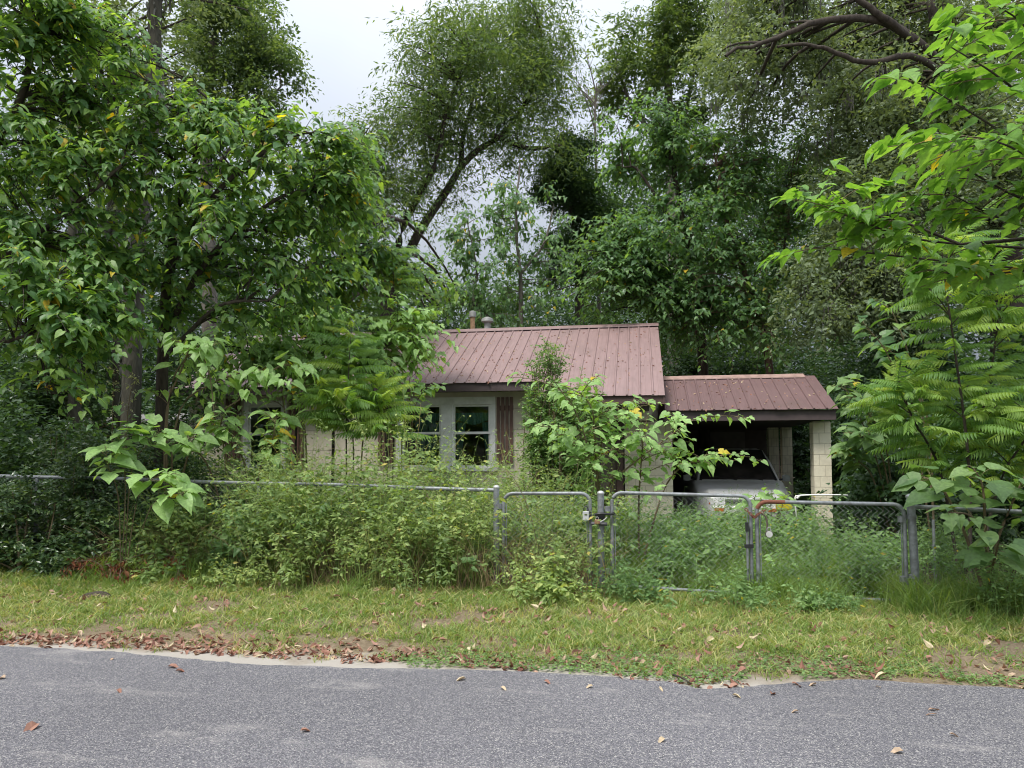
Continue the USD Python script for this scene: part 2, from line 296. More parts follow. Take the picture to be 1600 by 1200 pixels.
def emit_leaves(parent, material, tpls, lv, rng, yellow=0.0, singles=0, name='leaf', rest='foliage', keep=None):
    """The largest SINGLES leaves in view become parts of their own, the rest one part."""
    pos, R, s = lv[:3]
    if keep is not None:
        k = keep(pos); pos, R, s = pos[k], R[k], s[k]
    n = len(pos); t = tints(rng, n, yellow); which = rng.integers(0, len(tpls), n)
    chosen = np.zeros(n, bool)
    if singles:
        u, v, d = project(pos)
        px = s / np.maximum(d, .1) * ((u > -30) & (u < 1630) & (v > -30) & (v < 1230) & (d > 0.5))
        o = np.argsort(-px)[:singles]; chosen[o[px[o] > 0]] = True
        for k in np.flatnonzero(chosen):
            tp = T[tpls[which[k]]]; P, F = place(tp, pos[k:k + 1], R[k:k + 1], s[k:k + 1])
            emit(parent, name, P[0], F, material, tint=t[k])
    mb = MB()
    for j, nm in enumerate(tpls):
        m = (which == j) & ~chosen
        if m.any(): mb.add(*leaf_mesh(T[nm], pos[m], R[m], s[m], t[m]))
    if mb.n: mb.out(parent, rest, material, kind='stuff')
def shoots(stems, rng, per=0, length=0.4, spread=0.8, up=0.3, t0=0.3):
    """Side shoots off the stems (each a (K,3) curve): (M,5,3)."""
    out = []
    for c in stems:
        K = len(c)
        for k in range(per):
            t = rng.uniform(t0, 1) * (K - 1); i = min(int(t), K - 2); p = c[i] + (c[i + 1] - c[i]) * (t - i)
            az = rng.uniform(0, 6.28); d = norm(A([math.cos(az) * spread, math.sin(az) * spread, up]) + norm(c[i + 1] - c[i]) * 0.4)
            ln = length * rng.uniform(.5, 1.2); q = np.linspace(0, 1, 5)[:, None]
            out.append(p + d * ln * q + A([0, 0, -0.25 * ln]) * q**2)
    return A(out).reshape(-1, 5, 3)

# ---------------------------------------------------------------- setting: ground, road
GRID_X = np.concatenate([[-160, -90, -50, -30, -22], np.linspace(-16, 14, 151), [20, 30, 50, 90, 160]])
GRID_Y = np.concatenate([[-120, -60, -30, -15, -5, 2], np.linspace(3.6, 12, 85), np.linspace(12.5, 24, 16), [30, 40, 60, 100, 170]])
gx, gy = np.meshgrid(GRID_X, GRID_Y); P = np.stack([gx, gy, gz(gx, gy)], -1).reshape(-1, 3)
P[:, 2] -= 0.0
nx, ny = len(GRID_X), len(GRID_Y); i, j = np.meshgrid(np.arange(ny - 1), np.arange(nx - 1), indexing='ij'); k0 = (i * nx + j).ravel()
GF = np.vstack([np.stack([k0, k0 + 1, k0 + nx + 1], 1), np.stack([k0, k0 + nx + 1, k0 + nx], 1)])
ground_mat = mat('ground', {'g': ('geometry', {}), 'sx': ('separate_xyz', {}),
    'n1': ('noise_texture', {'scale': 1.6, 'detail': 6.0, 'roughness': 0.65}), 'n2': ('noise_texture', {'scale': 45.0, 'detail': 4.0, 'roughness': 0.7}), 'n3': ('noise_texture', {'scale': 420.0, 'detail': 2.0}),
    'soil': ('rgb_ramp', {'ramp': [(0.3, (0.10, 0.075, 0.05)), (0.5, (0.17, 0.13, 0.085)), (0.72, (0.27, 0.22, 0.15))]}),
    'sand': ('rgb_ramp', {'ramp': [(0.3, (0.25, 0.225, 0.195)), (0.7, (0.42, 0.39, 0.345))]}),
    'off': ('math', {'math_type': 'multiply_add', 'value2': 0.9, 'value3': -0.45}), 'yy': ('math', {'math_type': 'add'}),
    'mr': ('map_range', {'from_min': 5.45, 'from_max': 5.75, 'to_min': 1.0, 'to_max': 0.0, 'clamp': True}),
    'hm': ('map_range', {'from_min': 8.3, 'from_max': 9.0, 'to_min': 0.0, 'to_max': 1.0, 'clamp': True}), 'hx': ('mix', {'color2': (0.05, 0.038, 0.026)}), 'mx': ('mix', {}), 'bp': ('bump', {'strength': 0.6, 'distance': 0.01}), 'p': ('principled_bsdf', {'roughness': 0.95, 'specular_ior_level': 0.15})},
    [('g.position', 'sx.vector'), ('g.position', 'n1.vector'), ('g.position', 'n2.vector'), ('g.position', 'n3.vector'), ('n2.fac', 'soil.fac'), ('n3.fac', 'sand.fac'), ('n1.fac', 'off.value1'),
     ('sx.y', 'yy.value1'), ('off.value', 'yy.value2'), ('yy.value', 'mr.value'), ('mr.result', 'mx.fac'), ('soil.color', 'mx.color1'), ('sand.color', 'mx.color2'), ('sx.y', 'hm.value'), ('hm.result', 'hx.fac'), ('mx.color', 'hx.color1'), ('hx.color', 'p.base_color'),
     ('n2.fac', 'bp.height'), ('bp.normal', 'p.normal')], 'p.BSDF')
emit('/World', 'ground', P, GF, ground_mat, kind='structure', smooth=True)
edge_px = [(-300, 1000), (0, 1011), (200, 1022), (400, 1040), (600, 1046), (800, 1050), (950, 1060), (1040, 1068), (1100, 1080), (1170, 1074), (1250, 1067), (1350, 1065), (1480, 1072), (1600, 1080), (1900, 1098)]
E = A([at_g(u, v)[:2] for u, v in edge_px]); E = E[np.argsort(E[:, 0])]
xs = np.unique(np.concatenate([[-150, -80, -40, -20, -12], np.linspace(-9, 8, 260), [12, 20, 40, 80, 150]]))
rng = np.random.default_rng(5)
ey = np.interp(xs, E[:, 0], E[:, 1]) + 0.05 * (meshkit.noise(np.stack([xs * 4, xs * 0, xs * 0], -1), 2) - .5) + 0.035 * (meshkit.noise(np.stack([xs * 14, xs * 0, xs * 0], -1), 4) - .5)
def edge_y(x): return np.interp(x, xs, ey)
top = np.stack([xs, ey, xs * 0 + 0.0], -1); bot = np.stack([xs, xs * 0 - 6.5, xs * 0 + 0.0], -1); low = top - A([0, -0.01, 0.03])
RV = np.vstack([top, bot, low]); n = len(xs); k = np.arange(n - 1)
RF = np.vstack([np.stack([k + n, k + n + 1, k + 1], 1), np.stack([k + n, k + 1, k], 1), np.stack([k, k + 1, k + 1 + 2 * n], 1), np.stack([k, k + 1 + 2 * n, k + 2 * n], 1)])
asphalt = mat('asphalt', {'g': ('geometry', {}), 'v': ('voronoi_texture', {'scale': 165.0, 'randomness': 1.0}), 'vs': ('separate_color', {}),
    'r': ('rgb_ramp', {'ramp': [(0.0, (0.055, 0.056, 0.063)), (0.45, (0.112, 0.108, 0.121)), (0.78, (0.172, 0.166, 0.178)), (0.94, (0.27, 0.26, 0.25)), (1.0, (0.42, 0.40, 0.37))]}),
    'n': ('noise_texture', {'scale': 1.5, 'detail': 9.0, 'roughness': 0.7}), 'n4': ('noise_texture', {'scale': 190.0, 'detail': 3.0}), 'mp': ('mapping', {'scale': (0.6, 1.6, 1.0), 'location': (0.4, 0.3, 0)}), 'nr': ('rgb_ramp', {'ramp': [(0.56, (0, 0, 0)), (0.72, (0.7, 0.7, 0.7))]}),
    'mx': ('mix', {'color2': (0.40, 0.375, 0.35)}), 'bl': ('noise_texture', {'scale': 0.35, 'detail': 3.0}), 'blr': ('rgb_ramp', {'ramp': [(0.3, (0.85, 0.85, 0.85)), (0.7, (1.15, 1.15, 1.15))]}), 'm2': ('mix', {'mix_type': 'multiply', 'fac': 1.0}),
    'mk': ('math', {'math_type': 'multiply'}), 'fr': ('rgb_ramp', {'ramp': [(0.35, (0.3, 0.3, 0.3)), (0.6, (1, 1, 1))]}),
    'bp': ('bump', {'strength': 0.55, 'distance': 0.004}), 'p': ('principled_bsdf', {'roughness': 0.82, 'specular_ior_level': 0.35})},
    [('g.position', 'v.vector'), ('v.color', 'vs.color'), ('vs.r', 'r.fac'), ('g.position', 'mp.vector'), ('mp.vector', 'n.vector'), ('n.fac', 'nr.fac'), ('g.position', 'n4.vector'), ('n4.fac', 'fr.fac'), ('nr.color', 'mk.value1'), ('fr.color', 'mk.value2'), ('mk.value', 'mx.fac'), ('r.color', 'mx.color1'),
     ('g.position', 'bl.vector'), ('bl.fac', 'blr.fac'), ('mx.color', 'm2.color1'), ('blr.color', 'm2.color2'), ('m2.color', 'p.base_color'), ('v.distance', 'bp.height'), ('bp.normal', 'p.normal')], 'p.BSDF')
emit('/World', 'road', RV, RF, asphalt, kind='structure')
# ---------------------------------------------------------------- structure materials
cream = plain('cream_paint', (0.68, 0.62, 0.50), 0.75, vary=0.08, scale=3.0, dirt=(0.50, 0.45, 0.35), bump=0.25, bscale=90)
block_mat = plain('painted_block', (0.72, 0.66, 0.51), 0.8, vary=0.07, scale=5.0, dirt=(0.54, 0.48, 0.36), bump=0.5, bscale=120)
mortar = plain('mortar', (0.36, 0.32, 0.25), 0.9, vary=0.15)
white = plain('white_trim', (0.84, 0.84, 0.82), 0.5, vary=0.06, scale=9.0, dirt=(0.68, 0.68, 0.65))
brown = plain('brown_trim', (0.085, 0.052, 0.045), 0.6, vary=0.2)
fascia_m = plain('dark_fascia', (0.075, 0.055, 0.055), 0.55, vary=0.2)
shutter_m = plain('brown_shutter', (0.15, 0.085, 0.065), 0.6, vary=0.2, scale=12, dirt=(0.11, 0.065, 0.052))
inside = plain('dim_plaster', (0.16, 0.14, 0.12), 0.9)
dark_wood = plain('dark_wood', (0.05, 0.042, 0.036), 0.8)
galv = plain('galvanised_steel', (0.22, 0.235, 0.245), 0.5, metallic=0.3, vary=0.3, scale=25, spec=0.5, dirt=(0.13, 0.13, 0.13))
wire = plain('fence_wire', (0.30, 0.31, 0.31), 0.5, metallic=0.3)
rusty = plain('rusty_iron', (0.16, 0.06, 0.035), 0.8, vary=0.4, scale=60)
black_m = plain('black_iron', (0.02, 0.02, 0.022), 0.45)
def roofmat(name, c, d):
    return mat(name, {'g': ('geometry', {}), 'mp': ('mapping', {'scale': (6, 1.0, 1.0)}), 'n': ('noise_texture', {'scale': 2.2, 'detail': 7.0, 'roughness': 0.65}), 'r': ('rgb_ramp', {'ramp': [(0.28, A(c) * 0.85), (0.5, c), (0.75, A(c) * 1.14)]}),
        'n2': ('noise_texture', {'scale': 1.1, 'detail': 6.0, 'roughness': 0.7}), 'd': ('rgb_ramp', {'ramp': [(0.5, (0, 0, 0)), (0.78, (0.7, 0.7, 0.7))]}), 'm': ('mix', {'color2': d}), 'p': ('principled_bsdf', {'roughness': 0.52, 'specular_ior_level': 0.55})},
        [('g.position', 'mp.vector'), ('mp.vector', 'n.vector'), ('n.fac', 'r.fac'), ('g.position', 'n2.vector'), ('n2.fac', 'd.fac'), ('d.color', 'm.fac'), ('r.color', 'm.color1'), ('m.color', 'p.base_color')], 'p.BSDF')
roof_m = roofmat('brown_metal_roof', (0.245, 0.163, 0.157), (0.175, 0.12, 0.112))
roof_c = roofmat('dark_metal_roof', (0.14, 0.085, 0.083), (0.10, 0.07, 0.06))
glass = mat('window_glass', {'f': ('fresnel', {'IOR': 1.5}), 't': ('transparent_bsdf', {'color': (0.86, 0.9, 0.88)}), 'gl': ('glossy_bsdf', {'roughness': 0.02, 'color': (0.9, 0.9, 0.9)}), 'x': ('mix_closure', {})}, [('f.fac', 'x.fac'), ('t.BSDF', 'x.closure1'), ('gl.BSDF', 'x.closure2')], 'x.closure')
curtain_m = mat('teal_curtain', {'g': ('geometry', {}), 'n': ('noise_texture', {'scale': 30.0, 'detail': 3.0}), 'r': ('rgb_ramp', {'ramp': [(0.3, (0.10, 0.24, 0.22)), (0.7, (0.17, 0.36, 0.33))]}), 'p': ('principled_bsdf', {'roughness': 0.9}), 't': ('translucent_bsdf', {'color': (0.15, 0.35, 0.3)}), 'x': ('mix_closure', {'fac': 0.3})},
    [('g.position', 'n.vector'), ('n.fac', 'r.fac'), ('r.color', 'p.base_color'), ('p.BSDF', 'x.closure1'), ('t.BSDF', 'x.closure2')], 'x.closure')

# ---------------------------------------------------------------- house
WY, FLOOR = 14.4, 0.22                                  # window wall, floor height
XL, XR, XS = -10.0, 0.48, -1.85                         # roof ends, where the porch begins
RY, RZ, EY, EZ, PY, PZ = 17.1, 4.76, 13.9, 3.12, 13.2, 2.755
house = thing('brown_roofed_house', 'cream single-storey house with brown metal roof and white framed windows behind the overgrown fence', 'house')
G0 = 0.08
# window wall: wide siding boards cut round the openings
def rect(u0, v0, u1, v1, Y=WY):
    a, b = at_y(u0, v0, Y), at_y(u1, v1, Y); return a[0], b[2], b[0], a[2]
win = {'twin': (-4.97, 1.42, -2.90, 2.72), 'single': (-8.46, 1.42, -7.50, 2.76)}
holes = sg.MultiPolygon([sg.box(*w) for w in win.values()])
wall_x0, wall_x1 = -9.75, XS
zrow = np.arange(G0, 3.2, 0.425)
for r_, z0 in enumerate(zrow):
    z1 = min(z0 + 0.417, 3.22)
    shp = sg.box(wall_x0, z0, wall_x1, z1).difference(holes)
    for g in getattr(shp, 'geoms', [shp]):
        if g.area < 1e-3: continue
        ex = trimesh.creation.extrude_polygon(g, 0.02); v = ex.vertices.copy()
        emit(house, 'siding_board', np.stack([v[:, 0], WY + v[:, 2] + 0.004 * (r_ % 2), v[:, 1]], 1), ex.faces[:, ::-1], cream)
ex = trimesh.creation.extrude_polygon(sg.box(wall_x0, G0 - .2, wall_x1, 3.24).difference(holes), 0.08); v = ex.vertices
emit(house, 'front_wall', np.stack([v[:, 0], WY + 0.026 + v[:, 2], v[:, 1]], 1), ex.faces[:, ::-1], mortar)
mb = MB(); mb.box((wall_x0 - .1, WY + .03, -.1), (wall_x0, 20, 3.2)); mb.box((wall_x0, 19.9, -.1), (.3, 20, 3.2)); mb.box((.28, 15.3, -.1), (.4, 19.9, 3.2)); mb.out(house, 'side_wall', cream)
for x in (wall_x0 - .09, .3):                           # gable ends
    V = A([[x, WY, 3.2], [x, 20, 3.2], [x, RY, RZ - .12], [x + .08, WY, 3.2], [x + .08, 20, 3.2], [x + .08, RY, RZ - .12]]); emit(house, 'gable', V, [[0, 2, 1], [3, 4, 5], [0, 1, 4], [0, 4, 3], [1, 2, 5], [1, 5, 4], [0, 3, 5], [0, 5, 2]], cream)
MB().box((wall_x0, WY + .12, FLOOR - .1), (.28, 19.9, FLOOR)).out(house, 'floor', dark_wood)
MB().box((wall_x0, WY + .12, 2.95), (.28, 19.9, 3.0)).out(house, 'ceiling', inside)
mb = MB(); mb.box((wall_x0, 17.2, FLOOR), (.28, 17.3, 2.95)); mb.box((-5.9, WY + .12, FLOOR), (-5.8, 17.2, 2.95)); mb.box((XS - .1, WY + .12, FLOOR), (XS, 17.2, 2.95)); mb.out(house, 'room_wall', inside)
# porch: recessed, under the extended eave
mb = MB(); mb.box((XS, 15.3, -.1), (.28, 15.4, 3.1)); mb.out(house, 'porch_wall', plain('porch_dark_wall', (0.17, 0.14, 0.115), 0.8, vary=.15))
MB().box((XS, 13.3, -.1), (.2, 15.3, FLOOR)).out(house, 'porch_floor', mortar)
d0, d1 = at_y(884, 700, 15.3)[0], at_y(948, 700, 15.3)[0]
door = MB().box((d0, 15.22, FLOOR), (d1, 15.29, 2.3)).out(house, 'door', brown)
mb = MB()
for a, b in ((.14, .42), (.58, .86)):
    for c, e in ((.15, .75), (.95, 1.75)):
        mb.box((d0 + a * (d1 - d0), 15.205, FLOOR + c), (d0 + b * (d1 - d0), 15.221, FLOOR + e))
mb.out(door, 'door_panel', dark_wood)
MB().box((d1 - .09, 15.16, FLOOR + .98), (d1 - .05, 15.22, FLOOR + 1.03)).out(door, 'door_knob', galv)
mb = MB(); mb.box((d0 - .09, 15.2, FLOOR), (d0 - .003, 15.298, 2.4)); mb.box((d1 + .003, 15.2, FLOOR), (d1 + .09, 15.298, 2.4)); mb.box((d0 - .003, 15.2, 2.303), (d1 + .003, 15.298, 2.4)); mb.out(house, 'door_frame', fascia_m)
px0 = at_y(963, 700, 14.3)[0]
MB().box((px0, 14.22, FLOOR), (px0 + .13, 14.34, 2.75)).out(house, 'porch_post', brown)
MB().box((XS, 13.42, 2.48), (.2, 13.5, 2.68)).out(house, 'porch_beam', fascia_m)
MB().box((XS, 14.2, 2.35), (.26, 14.3, 2.7)).out(house, 'porch_header', cream)
# dark low panel and grey block panel seen under the porch leaves
x0, x1 = at_y(905, 700, 14.6)[0], at_y(962, 700, 14.6)[0]
mb = MB()
for r_ in range(7):
    for c in range(2):
        off = (r_ % 2) * .5 - .25
        a = x0 + (x1 - x0) * max(0, c * .5 + off * .5 if c else 0); 
        a, b = [(x0, x0 + .28), (x0 + .286, x1)][c] if r_ % 2 else [(x0, x0 + .42), (x0 + .426, x1)][c]
        emit(house, 'block', MB().box((a, 14.56, .95 + r_ * .203), (b, 14.62, .95 + r_ * .203 + .197)).V[0], MB().box((0, 0, 0), (1, 1, 1)).F[0], plain('grey_block', (0.22, 0.19, 0.165), 0.85, vary=.12) if r_ + c == 0 else UsdShade.Material.Get(stage, '/World/Looks/grey_block'))
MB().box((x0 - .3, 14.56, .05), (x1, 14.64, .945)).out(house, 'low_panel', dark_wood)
# roof: one long sheet per rib
def roof_sheets(parent, x0, x1, y0, z0, y1, z1, m, step=0.2286, seed=0):
    """From the eave (y0, z0) up to the ridge (y1, z1)."""
    r = np.random.default_rng(seed); n = int(round((x1 - x0) / step)); w = (x1 - x0) / n
    s = norm(A([0, y1 - y0, z1 - z0])); up = A([0, -s[2], s[1]]); Ls = math.hypot(y1 - y0, z1 - z0)
    prof = [(0, 0), (.010, .021), (.034, .021), (.046, 0), (w * .45, 0), (w * .48, .0025), (w * .53, .0025), (w * .56, 0), (w, 0), (w, -.006), (0, -.006)]
    for k in range(n):
        a = A([x0 + k * w, y0, z0]); e = r.uniform(-.012, .004); h = r.uniform(-.0012, .0012)
        V = np.vstack([A([a + A([p[0], 0, 0]) + up * (p[1] + h) + s * q for p in prof]) for q in (e, Ls)])
        m_ = len(prof); F = [[i, i + m_, (i + 1) % m_ + m_] for i in range(m_)] + [[i, (i + 1) % m_ + m_, (i + 1) % m_] for i in range(m_)]
        for o, fl in ((0, 1), (m_, -1)):
            tri = [[o, o + 1, o + 3], [o + 1, o + 2, o + 3], [o, o + 3, o + 10], [o + 3, o + 4, o + 10], [o + 4, o + 7, o + 10], [o + 4, o + 5, o + 7], [o + 5, o + 6, o + 7], [o + 7, o + 8, o + 9], [o + 7, o + 9, o + 10]]
            F += [t[::fl] for t in tri]
        emit(parent, 'roof_sheet', V, F, m)
roof = MB().box((XL + .02, RY - .12, RZ - .14), (XR - .02, RY + .12, RZ - .09)).out(house, 'roof', fascia_m)
roof_sheets(roof, XL, XS, EY, EZ, RY, RZ, roof_m, seed=1)
roof_sheets(roof, XS, XR, PY, PZ, RY, RZ, roof_m, seed=2)
back = A([[XL, RY, RZ], [XR, RY, RZ], [XR, 20.4, 3.05], [XL, 20.4, 3.05], [XL, RY, RZ - .03], [XR, RY, RZ - .03], [XR, 20.4, 3.02], [XL, 20.4, 3.02]])
emit(roof, 'rear_roof', back, [[0, 1, 2], [0, 2, 3], [4, 6, 5], [4, 7, 6], [2, 6, 7], [2, 7, 3], [1, 5, 6], [1, 6, 2], [0, 3, 7], [0, 7, 4]], roof_m)
V = A([[x, RY + dy, RZ + dz] for x in (XL - .01, XR + .015) for dy, dz in ((-.17, -.055), (-.165, -.035), (0, .047), (.165, -.035), (.17, -.055), (0, .03))])
emit(roof, 'ridge_cap', V, [[i, i + 6, (i + 1) % 6 + 6] for i in range(6)] + [[i, (i + 1) % 6 + 6, (i + 1) % 6] for i in range(6)] + [[0, 1, 5], [1, 2, 5], [2, 3, 5], [3, 4, 5], [6, 11, 7], [7, 11, 8], [8, 11, 9], [9, 11, 10]], roof_m)
mb = MB(); mb.box((XL, EY + .03, EZ - .17), (XS - .005, EY + .06, EZ - .012)); mb.out(house, 'fascia_board', fascia_m)
mb = MB(); mb.box((XS, PY + .03, PZ - .16), (XR - .01, PY + .06, PZ - .012)); mb.out(house, 'fascia_board', brown)
MB().box((XL, EY + .062, EZ - .14), (XS - .005, WY - .003, EZ - .12)).out(house, 'soffit', fascia_m)
MB().box((XS, PY + .062, PZ - .13), (.26, 14.6, PZ - .11)).out(house, 'soffit', fascia_m)
mb = MB(); sl = (RZ - PZ) / (RY - PY)                   # barge board down the right gable
V = A([[x, y, z] for x in (XR - .035, XR + .005) for y, z in ((PY + .02, PZ - .16), (PY + .02, PZ - .012), (RY, RZ - .012), (RY, RZ - .17))]); mb.add(V, [[0, 1, 2], [0, 2, 3], [4, 6, 5], [4, 7, 6], [0, 4, 5], [0, 5, 1], [1, 5, 6], [1, 6, 2], [0, 3, 7], [0, 7, 4]]); mb.out(house, 'barge_board', brown)
# windows
def window(x0, z0, x1, z1, units, name='window'):
    """A double-hung unit or two side by side in a white surround."""
    y = WY
    w = thing_part(house, name)
    def bx(nm, lo, hi, m=white): return MB().box(lo, hi).out(w, nm, m)
    T_ = .085; head = .155 if units == 2 else .10
    mb = MB(); mb.box((x0 - .02, y - .045, z1 - .0), (x1 + .02, y + .0, z1 + head)); mb.out(w, 'head_trim', white)
    mb = MB(); mb.box((x0 - .02, y - .035, z0), (x0 + T_, y + .06, z1 - .002)); mb.box((x1 - T_, y - .035, z0), (x1 + .02, y + .06, z1 - .002)); mb.out(w, 'frame', white)
    bx('sill', (x0 - .06, y - .07, z0 - .07), (x1 + .06, y + .06, z0 - .002))
    xs_ = [(x0 + T_, x1 - T_)]
    if units == 2:
        c = (x0 + x1) / 2 + .03; bx('mullion', (c - .125, y - .04, z0), (c + .125, y + .06, z1 - .002)); xs_ = [(x0 + T_, c - .125), (c + .125, x1 - T_)]
    zm = 2.13
    for a, b in xs_:
        for zz0, zz1, yy in ((zm - .02, z1 - .002, .0), (z0, zm + .02, .024)):
            s = .045; mb = MB(); e = .002
            mb.box((a + e, y + yy, zz0), (a + s, y + yy + .022, zz1)); mb.box((b - s, y + yy, zz0), (b - e, y + yy + .022, zz1)); mb.box((a + s, y + yy, zz1 - .04), (b - s, y + yy + .022, zz1)); mb.box((a + s, y + yy, zz0), (b - s, y + yy + .022, zz0 + .05)); mb.out(w, 'sash', white)
            MB().box((a + s, y + yy + .009, zz0 + .05), (b - s, y + yy + .013, zz1 - .04)).out(w, 'pane', glass)
    return w, xs_
def thing_part(parent, name):
    path = numbered(parent, name); UsdGeom.Xform.Define(stage, path); return path
def pleated(x0, x1, ztop, zbot, y, waves, amp, zb=None, pinch=None, seed=0):
    """A gathered cloth; PINCH(t, s) moves columns sideways down the cloth."""
    n, k = waves * 6 + 1, 12; s = np.linspace(0, 1, n); t = np.linspace(0, 1, k)
    S_, T_ = np.meshgrid(s, t); X = x0 + (x1 - x0) * S_
    if pinch: X = pinch(X, S_, T_)
    zb_ = zbot if zb is None else zb(s)[None]; Z = ztop + (zb_ - ztop) * T_
    r = np.random.default_rng(seed); ph = np.cumsum(r.uniform(.6, 1.4, n)) * 2 * math.pi / 6
    Y = y + amp * np.sin(ph)[None] * (.4 + .6 * T_)
    q = (np.arange(k - 1)[:, None] * n + np.arange(n - 1)[None]).ravel()
    return np.stack([X, Y, Z], -1).reshape(-1, 3), np.vstack([np.stack([q, q + 1, q + n + 1], 1), np.stack([q, q + n + 1, q + n], 1)])
w1, xs1 = window(*win['twin'], 2); w2, xs2 = window(*win['single'], 1)
for k, (w, (a, b)) in enumerate([(w1, xs1[0]), (w1, xs1[1]), (w2, xs2[0])]):
    wd = b - a
    if k < 2:
        V, F = pleated(a + .02, b - .02, 2.56, 2.36, WY + .15, 9, .018, zb=lambda s: 2.36 + .05 * np.cos(s * 2 * math.pi * 1.0), seed=k); emit(w, 'valance', V, F, curtain_m, smooth=True)
    if k == 0:
        V, F = pleated(a + .18, b, 2.37, 1.5, WY + .19, 9, .022, pinch=lambda X, S_, T_: X + (a + wd * .62 - X) * .55 * T_ ** .6, seed=7); emit(w, 'curtain', V, F, curtain_m, smooth=True)
    else:
        for sgn in (0, 1):
            e = a + .03 if sgn == 0 else b - .03; ww = .2
            V, F = pleated(e - (0 if sgn == 0 else ww), e + (ww if sgn == 0 else 0), 2.36, 1.5, WY + .19, 5, .02, pinch=lambda X, S_, T_: X + (e - X) * .6 * T_, seed=9 + k + sgn); emit(w, 'curtain', V, F, curtain_m, smooth=True)
def shutter(x0, x1, z0, z1, n=4):
    s = thing_part(house, 'shutter'); w = (x1 - x0) / n
    for k in range(n):
        MB().box((x0 + k * w + .012, WY - .05, z0), (x0 + (k + 1) * w - .016, WY - .028, z1)).out(s, 'slat', shutter_m)
    for z in (z1 - .22, z0 + .22): MB().box((x0 + .01, WY - .027, z - .05), (x1 - .01, WY - .002, z + .05)).out(s, 'batten', shutter_m)
shutter(-2.86, -2.50, 1.5, 2.86); shutter(-5.40, -5.05, 1.5, 2.86); shutter(-8.92, -8.55, 1.45, 2.92); shutter(-7.44, -7.07, 1.45, 2.92)
# flues behind the ridge
rust_pipe = plain('tan_flue', (0.34, 0.21, 0.12), 0.6, vary=.3, scale=20); zinc = plain('weathered_zinc', (0.34, 0.34, 0.33), 0.5, metallic=.3)
fl = MB().tube([(-4.19, 17.9, 4.2), (-4.19, 17.9, 5.28)], .062, 14).out(house, 'flue', rust_pipe, smooth=40)
MB().tube([(-4.19, 17.9, 5.26), (-4.19, 17.9, 5.30), (-4.19, 17.9, 5.40), (-4.19, 17.9, 5.42)], A([.085, .09, .09, .05]), 14).out(fl, 'flue_cap', zinc, smooth=40)
vp = MB().tube([(-3.80, 17.9, 4.2), (-3.80, 17.9, 5.12)], .085, 14).out(house, 'roof_vent', zinc, smooth=40)
MB().tube([(-3.80, 17.9, 5.10), (-3.80, 17.9, 5.13), (-3.80, 17.9, 5.2), (-3.80, 17.9, 5.25)], A([.12, .16, .15, .04]), 14).out(vp, 'vent_cap', zinc, smooth=40)

# ---------------------------------------------------------------- carport
cp = thing('carport', 'open carport with low brown metal roof, cream block pillars and a minivan parked inside', 'carport')
CX0, CX1, CY, CZ, CRY, CRZ = .50, 3.62, 13.95, 2.52, 15.7, 3.33
croof = MB().box((CX0 + .02, CRY - .1, CRZ - .13), (CX1 - .02, CRY + .1, CRZ - .08)).out(cp, 'roof', fascia_m)
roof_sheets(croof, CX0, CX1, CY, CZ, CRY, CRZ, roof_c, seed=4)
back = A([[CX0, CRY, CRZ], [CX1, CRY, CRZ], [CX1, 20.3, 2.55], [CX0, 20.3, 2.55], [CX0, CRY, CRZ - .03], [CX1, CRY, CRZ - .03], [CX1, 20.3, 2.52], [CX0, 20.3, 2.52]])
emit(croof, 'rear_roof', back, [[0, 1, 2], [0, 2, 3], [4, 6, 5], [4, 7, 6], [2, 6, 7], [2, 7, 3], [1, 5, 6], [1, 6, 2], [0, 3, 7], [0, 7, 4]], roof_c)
V = A([[x, CRY + dy, CRZ + dz] for x in (CX0 - .0, CX1 - .22) for dy, dz in ((-.15, -.05), (-.145, -.03), (0, .047), (.145, -.03), (.15, -.05), (0, .03))])
emit(croof, 'ridge_cap', V, [[i, i + 6, (i + 1) % 6 + 6] for i in range(6)] + [[i, (i + 1) % 6 + 6, (i + 1) % 6] for i in range(6)] + [[0, 1, 5], [1, 2, 5], [2, 3, 5], [3, 4, 5], [6, 11, 7], [7, 11, 8], [8, 11, 9], [9, 11, 10]], plain('tan_cap', (0.30, 0.20, 0.17), .6))
beam = MB().box((CX0 - .02, CY + .06, CZ - .20), (CX1 - .03, CY + .11, CZ - .015)).out(cp, 'header_beam', fascia_m)
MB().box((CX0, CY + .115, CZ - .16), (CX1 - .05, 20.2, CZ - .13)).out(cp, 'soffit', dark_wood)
digits = plain('white_digits', (0.8, 0.8, 0.78), .4, vary=.05)
for ch, u in (('7', 1049.5), ('2', 1055.5), ('0', 1063.5)):
    p = at_y(u, 654.2, CY + .055); tm = meshkit.text_mesh(ch, 0.088, .006); v = tm.vertices
    emit(beam, 'house_number', np.stack([p[0] + v[:, 0] * 1.0, CY + .058 - v[:, 2], p[2] + v[:, 1]], 1), tm.faces[:, ::-1], digits)
def block_wall(parent, x0, x1, y0, y1, z0, z1, mat_, bl=.4, seed=0, faces='x'):
    """Courses of separate blocks in running bond round a mortar core."""
    MB().box((x0 + .006, y0 + .006, z0 - .3), (x1 - .006, y1 - .006, z1 - .002)).out(parent, 'mortar_core', mortar)
    r = np.random.default_rng(seed); k = 0; z = z0
    while z < z1 - .02:
        h = min(.196, z1 - z); cut = [x0]; x = x0 + (bl if k % 2 == 0 else bl / 2)
        while x < x1 - .05: cut.append(x); x += bl
        cut.append(x1)
        for a, b in zip(cut, cut[1:]):
            e = r.uniform(-.0015, .0015); g = .0035
            mb = MB().box((a + (g if a > x0 else 0), y0 + e, z), (b - (g if b < x1 else 0), y1 - e, z + h)); mb.out(parent, 'block', mat_)
        z += .203; k += 1
